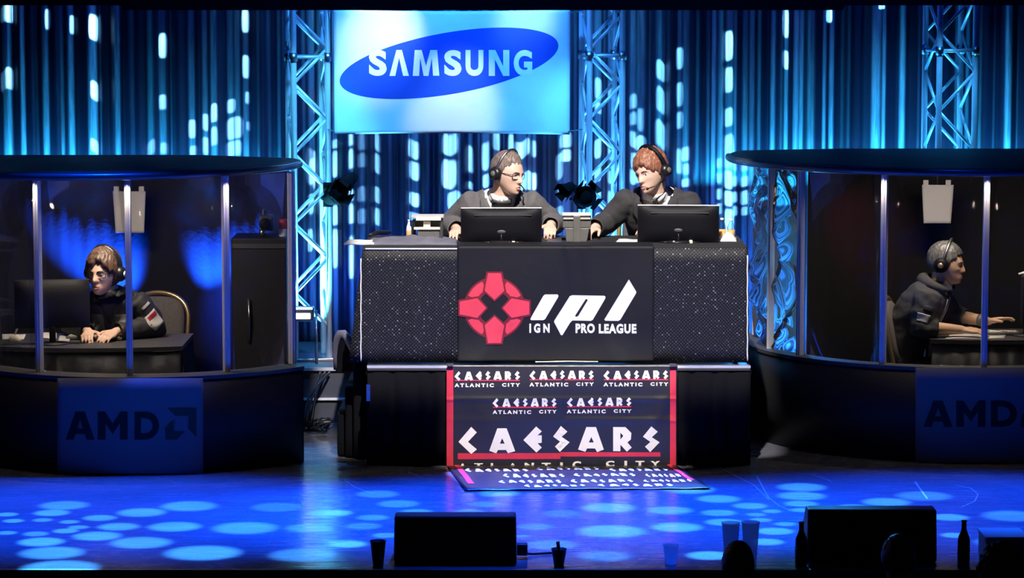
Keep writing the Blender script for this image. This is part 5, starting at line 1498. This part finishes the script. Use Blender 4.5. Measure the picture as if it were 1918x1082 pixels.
# ---------------------------------------------------------------- left caster
hx = P(944, 323, .62)
root = Vector((hx.x - .03, 1.06, hx.z - .665 * 1.06))
open_v = lambda q: (q.y < -.20 and q.z > .30 and abs(q.x) < .008 + (q.z - .30) * .38) or ((q - Vector((NECK[0], NECK[1] - .01, NECK[2] + .04))).length < .070)
tz = (ZT - root.z) / 1.06          # desk top in person space
c1 = make_person(dict(label='seated man in grey suit with bow tie, glasses and headset looking right', root=root, floor=RZ, yaw=R(2), spine=SPINE, neck=NECK, head=(.03, -.44, .665), voxel=.0048,
    head_rot=(R(10), R(4), R(50)), skin='skin_light', hair_mat='hair_grey_brown', hair=style(.060, (.030, -.012), -.055, (.005, .012), None, .045), seed=1, rough_hair=.2, gaze=.1,
    arms=[dict(shoulder=(-.182, -.325, .465), elbow=(-.315, -.20, tz + .055), wrist=(-.265, -.44, tz + .050), dir=(-.15, -1, -.12), nrm=(-.25, -.1, 1), side=-1, curl=(.35, .4, .4, .45)),
          dict(shoulder=(.182, -.325, .465), elbow=(.325, -.24, tz + .06), wrist=(.285, -.46, tz + .075), dir=(-.05, -1, -.30), nrm=(.1, -.25, 1), side=1, curl=(.85, .9, .95, 1.0))],
    legs=legs_sit(), clothes=[
        dict(kind='shirt', name='shirt', mat='shirt', inflate=.006, lo=2, hi=7, neck=.0, fold=.002, open=lambda q: (q - Vector((.01, -.42, .585))).length < .066),
        dict(kind='jacket', name='jacket', mat='suit_grey', inflate=.020, open=open_v, fold=.006),
        dict(kind='trousers', name='trousers', mat='trousers', inflate=.012)]))
t = c1['thing']
strip('lapel', c1, 'jacket', [(-.082, .515), (-.056, .42), (-.010, .30)], [(-.125, .50), (-.125, .40), (-.03, .26)], 'suit_grey', t, .008, .007)
strip('lapel', c1, 'jacket', [(.082, .515), (.056, .42), (.010, .30)], [(.125, .50), (.125, .40), (.03, .26)], 'suit_grey', t, .008, .007)
strip('collar', c1, 'shirt', [(-.060, .570), (-.035, .54), (-.008, .512)], [(-.068, .54), (-.055, .505), (-.026, .478)], 'shirt', t, .006)
strip('collar', c1, 'shirt', [(.060, .570), (.035, .54), (.008, .512)], [(.068, .54), (.055, .505), (.026, .478)], 'shirt', t, .006)
o = strip('bow_tie', c1, 'shirt', [(-.056, .512), (-.03, .504), (-.008, .500), (.008, .500), (.03, .504), (.056, .512)], [(-.056, .474), (-.03, .482), (-.008, .486), (.008, .486), (.03, .482), (.056, .474)], 'tie', t, .016, .010)
glasses(c1)
headset(c1, 'black headset with silver band on the man in the grey suit', 'steel', 'black_plastic', 1, R(8), 1.05, .006)
q = on_cloth(c1, 'jacket', [(.13, .36)], .006)[0]
bevel(MB().box(q, (.03, .006, .02)).build('lapel_mic', M['grey_plastic'], t), .003)

# ---------------------------------------------------------------- right caster
hx = P(1240, 319, .62)
root = Vector((hx.x + .02, 1.05, hx.z - .665 * 1.06))
tz = (ZT - root.z) / 1.06
c2 = make_person(dict(label='seated auburn-haired man in dark suit and headset leaning towards the left', root=root, floor=RZ, yaw=R(-8), spine=SPINE, neck=NECK, head=(-.02, -.45, .665), voxel=.0048,
    head_rot=(R(14), R(-8), R(-36)), skin='skin_light', hair_mat='hair_auburn', seed=5, rough_hair=.35, gaze=-.1,
    hair=style(.030, (.008, -.030), -.075, (.012, .022), lambda az: .014 * np.sin(az * 4 + 1), .022),
    arms=[dict(shoulder=(-.182, -.325, .465), elbow=(-.30, -.30, tz + .075), wrist=(-.355, -.50, tz + .055), dir=(-.30, -.9, -.18), nrm=(-.2, -.1, 1), side=-1, curl=(.6, .65, .7, .7)),
          dict(shoulder=(.182, -.325, .465), elbow=(.27, -.36, .22), wrist=(.05, -.52, tz + .06), dir=(-1, -.25, .0), nrm=(-.1, -.25, 1), side=1, curl=(.4, .4, .45, .5))],
    legs=legs_sit(), clothes=[
        dict(kind='shirt', name='shirt', mat='shirt', inflate=.006, lo=2, hi=7, fold=.002, open=lambda q: (q - Vector((-.01, -.42, .585))).length < .066),
        dict(kind='jacket', name='jacket', mat='suit_charcoal', inflate=.022, open=open_v, fold=.008),
        dict(kind='trousers', name='trousers', mat='trousers', inflate=.012)]))
t = c2['thing']
strip('lapel', c2, 'jacket', [(-.082, .515), (-.056, .42), (-.010, .30)], [(-.13, .50), (-.135, .40), (-.03, .26)], 'suit_charcoal', t, .008, .007)
strip('lapel', c2, 'jacket', [(.082, .515), (.056, .42), (.010, .30)], [(.13, .50), (.135, .40), (.03, .26)], 'suit_charcoal', t, .008, .007)
strip('collar', c2, 'shirt', [(.060, .570), (.035, .54), (.008, .512)], [(.068, .54), (.055, .505), (.026, .478)], 'shirt', t, .006)
strip('collar', c2, 'shirt', [(-.060, .570), (-.035, .54), (-.008, .512)], [(-.068, .54), (-.055, .505), (-.026, .478)], 'shirt', t, .006)
strip('necktie', c2, 'shirt', [(-.012, .510), (-.016, .42), (-.022, .32)], [(.016, .510), (.020, .42), (.026, .32)], 'tie', t, .008, .006)
headset(c2, 'black headset with thin boom on the auburn-haired man', 'gloss_black', 'black_plastic', 1, R(6), 1.0, .018)

# ---------------------------------------------------------------- player in the left booth
hx = P(204, 507, .58)
root = Vector((hx.x + .045, .97, hx.z - .655 * 1.06))
tz = (LT - root.z) / 1.06
SP2 = [((0, .05, -.07), .15, .10), ((0, .02, .0), .17, .12), ((0, -.05, .14), .150, .110), ((0, -.15, .28), .158, .112), ((0, -.25, .40), .165, .112), ((0, -.32, .475), .140, .092), ((0, -.365, .515), .085, .068)]
c3 = make_person(dict(label='young player with shaggy brown hair and glasses seated in the left booth', root=root, floor=0, yaw=R(-6), spine=SP2, neck=NECK, head=(-.02, -.425, .655), voxel=.0052,
    head_rot=(R(6), R(0), R(-16)), skin='skin_light', hair_mat='hair_dark_brown', seed=9, rough_hair=.24, gaze_z=-.6, head_scale=1.08,
    hair=style(.044, (-.01, -.065), -.09, (.018, .026), lambda az: .012 * np.sin(az * 6 + .5), .02),
    arms=[dict(shoulder=(-.165, -.32, .44), elbow=(-.25, -.30, tz + .06), wrist=(-.10, -.50, tz + .05), dir=(.15, -1, -.18), nrm=(-.2, -.1, 1), side=-1, curl=(.35, .4, .4, .45)),
          dict(shoulder=(.165, -.32, .44), elbow=(.27, -.28, tz + .06), wrist=(.06, -.49, tz + .05), dir=(-.35, -1, -.18), nrm=(.2, -.1, 1), side=1, curl=(.35, .4, .4, .45))],
    legs=legs_sit(.12, -root.z / 1.06 + .075), clothes=[
        dict(kind='shirt', name='undershirt', mat='hoodie', inflate=.005, lo=2, hi=7, fold=.002, open=lambda q: (q - Vector((-.01, -.41, .575))).length < .068),
        dict(kind='jacket', name='jacket', mat='team_jacket', inflate=.020, collar=.25, neck=.07, fold=.010, open=lambda q: (q.y < -.2 and q.z > .33 and abs(q.x) < .005 + (q.z - .33) * .30) or (q - Vector((-.01, -.41, .585))).length < .075),
        dict(kind='trousers', name='trousers', mat='trousers', inflate=.012)]))
t = c3['thing']
tag(strip('chest_panel', c3, 'jacket', [(-.115, .40), (-.11, .26), (-.10, .12)], [(-.035, .40), (-.04, .26), (-.045, .12)], 'jacket_panel', t, .005), 'grey front panel')
tag(strip('chest_panel', c3, 'jacket', [(.115, .40), (.11, .26), (.10, .12)], [(.035, .40), (.04, .26), (.045, .12)], 'jacket_panel', t, .005), 'grey front panel')
# badge on the upper arm
def arm_patch(ctx, garment, sh, el, u0, u1, dirs, half, m_, name, lift=.004):
    B = ctx['clothes'][garment]['bvh']; MM = ctx['MM']; sh, el = Vector(sh), Vector(el); vs_ = []
    ax = (el - sh).normalized(); out = Vector(dirs); out = (out - ax * out.dot(ax)).normalized(); sd = ax.cross(out)
    for j in range(9):
        c = sh.lerp(el, u0 + (u1 - u0) * j / 8)
        for i in range(7):
            a = (i / 3 - 1) * half; d = (out * math.cos(a) + sd * math.sin(a))
            o_ = MM @ (c + d * .3); dw = (MM.to_3x3() @ -d).normalized(); h = B.ray_cast(o_, dw)
            vs_.append((h[0] if h[0] is not None else MM @ (c + d * .07)) - dw * lift)
    fs = [(j * 7 + i, j * 7 + i + 1, (j + 1) * 7 + i + 1, (j + 1) * 7 + i) for j in range(8) for i in range(6)]
    o = MB().add(vs_, fs).build(name, M[m_], ctx['thing'], True, fix=False); solid(o, .003, 0)
    return o
tag(arm_patch(c3, 'jacket', (.165, -.32, .44), (.27, -.28, tz + .06), .35, .95, (.5, -1, .2), .55, 'grey_paper', 'sleeve_badge'), 'pale grey badge with red marks')
tag(arm_patch(c3, 'jacket', (.165, -.32, .44), (.27, -.28, tz + .06), .42, .55, (.5, -1, .2), .45, 'print_red', 'sleeve_stripe', .0065), 'red stripe')
tag(arm_patch(c3, 'jacket', (.165, -.32, .44), (.27, -.28, tz + .06), .02, .12, (.6, -1, .4), .4, 'grey_paper', 'shoulder_mark'), 'pale mark')
glasses(c3, 'matte_black')
headset(c3, 'black headset with white dots on the left booth player', 'black_plastic', 'black_plastic', -1, R(4), 1.1, .018, 'paper')

# ---------------------------------------------------------------- player in the right booth (seen from the side)
hx = P(1771, 492, 1.05)
yw = R(72)
Rz = Matrix.Rotation(yw, 3, 'Z')
root = hx - Rz @ Vector((0, -.30, .685)) * 1.06
SP3 = [((0, .05, -.07), .15, .10), ((0, .02, .0), .17, .12), ((0, -.03, .15), .150, .110), ((0, -.09, .30), .158, .112), ((0, -.165, .42), .165, .112), ((0, -.22, .495), .150, .092), ((0, -.255, .54), .085, .068)]
tz = (RT - root.z) / 1.06
A1 = dict(shoulder=(-.165, -.22, .465), elbow=(-.215, -.19, tz + .06), wrist=(-.13, -.43, tz + .045), dir=(.05, -1, -.05), nrm=(-.2, -.1, 1), side=-1, curl=(.3, .35, .4, .4))
A2 = dict(shoulder=(.165, -.22, .465), elbow=(.22, -.31, tz + .09), wrist=(.10, -.55, tz + .075), dir=(-.05, -1, .22), nrm=(.2, .2, 1), side=1, curl=(.12, .2, .25, .3), spread=.14)
c4 = make_person(dict(label='dark-haired player in black hooded top seen from the side in the right booth', root=root, floor=0, yaw=yw, spine=SP3, neck=(0, -.27, .56), head=(0, -.30, .685), voxel=.0052,
    head_rot=(R(8), R(0), R(4)), skin='skin_tan', hair_mat='hair_black', seed=13, rough_hair=.2, head_scale=1.04,
    hair=style(.050, (.018, -.02), -.065, (.010, .014)),
    arms=[A1, A2], legs=legs_sit(.12, -root.z / 1.06 + .075), clothes=[
        dict(kind='shirt', name='undershirt', mat='print_cream', inflate=.005, lo=2, hi=7, fold=.002, open=lambda q: (q - Vector((0, -.285, .60))).length < .068),
        dict(kind='jacket', name='hooded_top', mat='hoodie', inflate=.026, collar=.2, fold=.010, sleeve=.42, open=lambda q: (q.y < -.1 and q.z > .22 and abs(q.x) < .012 + (q.z - .22) * .10) or (q - Vector((0, -.295, .615))).length < .082),
        dict(kind='trousers', name='trousers', mat='trousers', inflate=.012)]))
t = c4['thing']
# hood lying on the back of the neck
mb = MB()
MM = c4['MM']
hpts = [Vector((.098 * math.sin(a), -.265 + .098 * math.cos(a), .545 + .035 * math.cos(a))) for a in np.linspace(-2.2, 2.2, 22)]
mb.tube(hpts, [.012 + .030 * max(0, math.cos(a * .68)) ** .8 for a in np.linspace(-2.2, 2.2, 22)], 12)
mb.build('hood', M['hoodie'], t, True, MM)
for sx in (-1, 1):
    pts = on_cloth(c4, 'hooded_top', [(sx * .055, .47), (sx * .05, .40), (sx * .055, .33), (sx * .05, .27)], .006)
    MB().tube(pts, .004, 8).build('drawstring', M['paper'], t, True)
tag(arm_patch(c4, 'hooded_top', A1['shoulder'], A1['elbow'], .55, .85, (-1, -.2, .1), .5, 'grey_paper', 'sleeve_badge'), 'pale grey badge')
tag(arm_patch(c4, 'hooded_top', A1['shoulder'], A1['elbow'], .25, .40, (-1, -.4, .1), .35, 'dark_grey', 'sleeve_mark'), 'dim grey star mark')
el, wr = Vector(A2['elbow']), Vector(A2['wrist']); p_ = el.lerp(wr, .82); d_ = (wr - el).normalized()
MB().tube([MM @ (p_ - d_ * .016), MM @ (p_ + d_ * .016)], .040, 16).build('wristband', M['grey_plastic'], t, True)
headset(c4, 'black headset with shiny ear cups on the hooded player', 'steel', 'gloss_black', 0, R(10), 1.15, .012, 'gold')

# ---------------------------------------------------------------- front row spectators, seen from behind
def spectator(px, ptop, Y, hairm, cloth, label, wide, seed, yaw=PI, hs=1.0, thick=(.014, .018)):
    top = P(px, ptop, Y)
    sc = 1.04
    SPs = [((0, 0, -.07), .15, .10), ((0, 0, .0), .17, .12), ((0, .0, .14), .150, .108), ((0, .0, .28), .158, .112), ((0, .01, .40), .165, .108), ((0, .02, .475), .140, .085), ((0, .02, .52), .085, .065)]
    root = top - Vector((0, 0, (.685 + .115 * hs + .01) * sc))
    fl = -(root.z + 1.0) / sc
    c = make_person(dict(label=label, root=root, floor=-1.0, yaw=yaw, spine=SPs, neck=(0, .015, .54), head=(0, -.01, .685), voxel=.010, voxel_cloth=.012, scale=sc, head_scale=hs,
        head_rot=(R(-6), 0, R(6)), skin='skin', hair_mat=hairm, seed=seed, rough_hair=.5, face=False, hair=style(.05, (.0, -.05), -.10, thick),
        arms=[dict(shoulder=(-.17, .0, .44), elbow=(-.24, -.04, .18), wrist=(-.16, -.24, .06), dir=(.1, -1, -.1), nrm=(-.2, 0, 1), side=-1, curl=(.4, .4, .4, .4)),
              dict(shoulder=(.17, .0, .44), elbow=(.24, -.04, .18), wrist=(.16, -.24, .06), dir=(-.1, -1, -.1), nrm=(.2, 0, 1), side=1, curl=(.4, .4, .4, .4))],
        legs=legs_sit(.12, max(fl + .08, -.9)), clothes=[dict(kind='jacket', name='jacket', mat=cloth, inflate=.018, fold=.008, open=lambda q: (q - Vector((0, -.0, .60))).length < .075),
                                           dict(kind='trousers', name='trousers', mat='trousers', inflate=.012)]))
    return c
spectator(1383, 1012, -3.55, 'hair_black', 'team_jacket', 'dark-haired spectator below the stage edge in front of two frosted cups', 1, 21, hs=.92, thick=(.006, .008))
spectator(1876, 1020, -4.6, 'hair_black', 'team_jacket', 'spectator with bushy dark hair at the lower right corner', 1, 25, hs=1.06, thick=(.016, .022))
spectator(1684, 1000, -4.3, 'hair_black', 'sign_grey_cloth', 'spectator in front of the right stage monitor at the bottom edge', 1, 29, hs=.9, thick=(.008, .010))
# ================================================================ things along the stage edge
def stage_monitor(px0, px1, py0, py1, label, side=False):
    yb = FRONT + .16
    a_, b_ = P(px0, py0, yb), P(px1, py1, yb)
    x0, x1, h = a_.x, b_.x, a_.z
    t = thing('floor_speaker', ((x0 + x1) / 2, yb + .2, 0), label, 'speaker', 'floor speakers on the stage edge')
    d = .42
    # wedge: upright back to the audience, grille sloping up-stage
    o = MB().hexa([(x0, yb, .004), (x1, yb, .004), (x1, yb + d, .004), (x0, yb + d, .004), (x0 + .004, yb + .01, h), (x1 - .004, yb + .01, h), (x1 - .004, yb + .14, h), (x0 + .004, yb + .14, h)]).build('cabinet', M['matte_black'], t)
    bevel(o, .012, 3)
    n = Vector((0, h, d - .14)).normalized()
    c0, c1 = Vector((x0 + .03, yb + d - .02, .03)), Vector((x0 + .03, yb + .16, h - .03)); w_ = x1 - x0 - .06
    q = n * .006
    o = MB().hexa([c0, c0 + Vector((w_, 0, 0)), c1 + Vector((w_, 0, 0)), c1, c0 + q, c0 + Vector((w_, 0, 0)) + q, c1 + Vector((w_, 0, 0)) + q, c1 + q]).build('grille', M['dark_grey'], t)
    bevel(MB().box(((x0 + x1) / 2, yb + .002, h * .55), (.16, .008, .05)).build('handle_plate', M['black_plastic'], t), .003)
    return t
stage_monitor(737, 968, 967, 1066, 'left black wedge speaker on the stage edge seen from behind')
stage_monitor(1512, 1755, 955, 1060, 'right black wedge speaker on the stage edge seen from behind')
c = P(978, 1045, FRONT + .3)
t = thing('plug_box', (c.x, c.y, 0), 'small black connector block beside the left wedge speaker', 'connector')
bevel(MB().box((c.x, c.y, .045), (.055, .06, .06)).build('housing', M['matte_black'], t), .006)
MB().tube([(c.x + .0, c.y + .02, .02), (c.x + .06, c.y + .06, .008), (c.x + .2, c.y + .10, .008)], .006, 8).build('lead', M['matte_black'], t, True)

def cup(px, py0, Y, r0, r1, m_, label, straw=False, name='plastic_cup', py1=None, zb=0.0, group=None):
    c = P(px, py0, Y); b_ = Vector((c.x, Y, zb)); h = c.z - zb
    t = thing(name, b_, label, 'cup', group); T = Matrix.Translation(b_)
    MB().lathe([(.001, .001), (r0, 0), (r0 + (r1 - r0) * .96, h * .97), (r1 * 1.05, h * .975), (r1 * 1.05, h), (r1 * .96, h), (r0 * .94, .006), (.001, .006)], 28, T).build('cup_wall', M[m_], t, True)
    if straw: MB().tube([b_ + Vector((.004, 0, .02)), b_ + Vector((-.002, 0, h)), b_ + Vector((-.006, 0, h + .035))], .009, 10).build('straw', M['dark_grey'], t, True)
    return t
FE = FRONT + .09
cup(708, 1012, FE, .026, .040, 'cup_black', 'black plastic cup left of the left wedge speaker')
cup(1047, 1027, FE, .024, .039, 'cup_black', 'black plastic cup with short straw right of the left wedge speaker', True)
cup(1257, 1020, FE + .05, .027, .040, 'frosted', 'translucent plastic cup alone on the stage edge right of center')
cup(1369, 978, FE + .02, .030, .046, 'frosted', 'left one of two tall frosted cups above the spectator\'s head', group='frosted cups')
cup(1406, 977, FE + .03, .030, .046, 'frosted', 'right one of two tall frosted cups above the spectator\'s head', group='frosted cups')

def beer(px, py0, Y, label):
    c = P(px, py0, Y); b_ = Vector((c.x, Y, 0)); h = c.z
    t = thing('beer_bottle', b_, label, 'bottle', 'dark bottles on the stage edge'); T = Matrix.Translation(b_)
    r = .031
    MB().lathe([(.001, 0), (r * .93, 0), (r, .008), (r, h * .56), (r * .9, h * .64), (r * .52, h * .76), (r * .42, h * .82), (r * .40, h * .96), (r * .46, h * .965), (r * .46, h), (.001, h)], 24, T).build('glass_body', M['bottle_brown'], t, True)
    MB().lathe([(r * 1.012, h * .14), (r * 1.012, h * .42)], 24, T, cap=False).build('wrap_label', M['dark_grey'], t, True)
    return t
beer(1501, 977, FE, 'dark glass bottle left of the right wedge speaker')
beer(1806, 974, FE, 'dark glass bottle right of the right wedge speaker')
a_, b_ = P(1848, 1005, FE + .06), P(1925, 1050, FE + .06)
t = thing('light_pool_box', ((a_.x + b_.x) / 2, FE + .2, 0), 'made-up low pale box for a light pool at the far right stage edge', 'box')  # pale box added in place of a pool of light
bevel(MB().box(((a_.x + b_.x) / 2, FE + .2, a_.z * .45), (b_.x - a_.x, .25, a_.z * .9)).build('carton', M['sign_grey'], t), .006)
bevel(MB().box(((a_.x + b_.x) / 2, FE + .2, a_.z * .93), (b_.x - a_.x + .01, .26, .012)).build('lid', M['grey_paper'], t), .003)
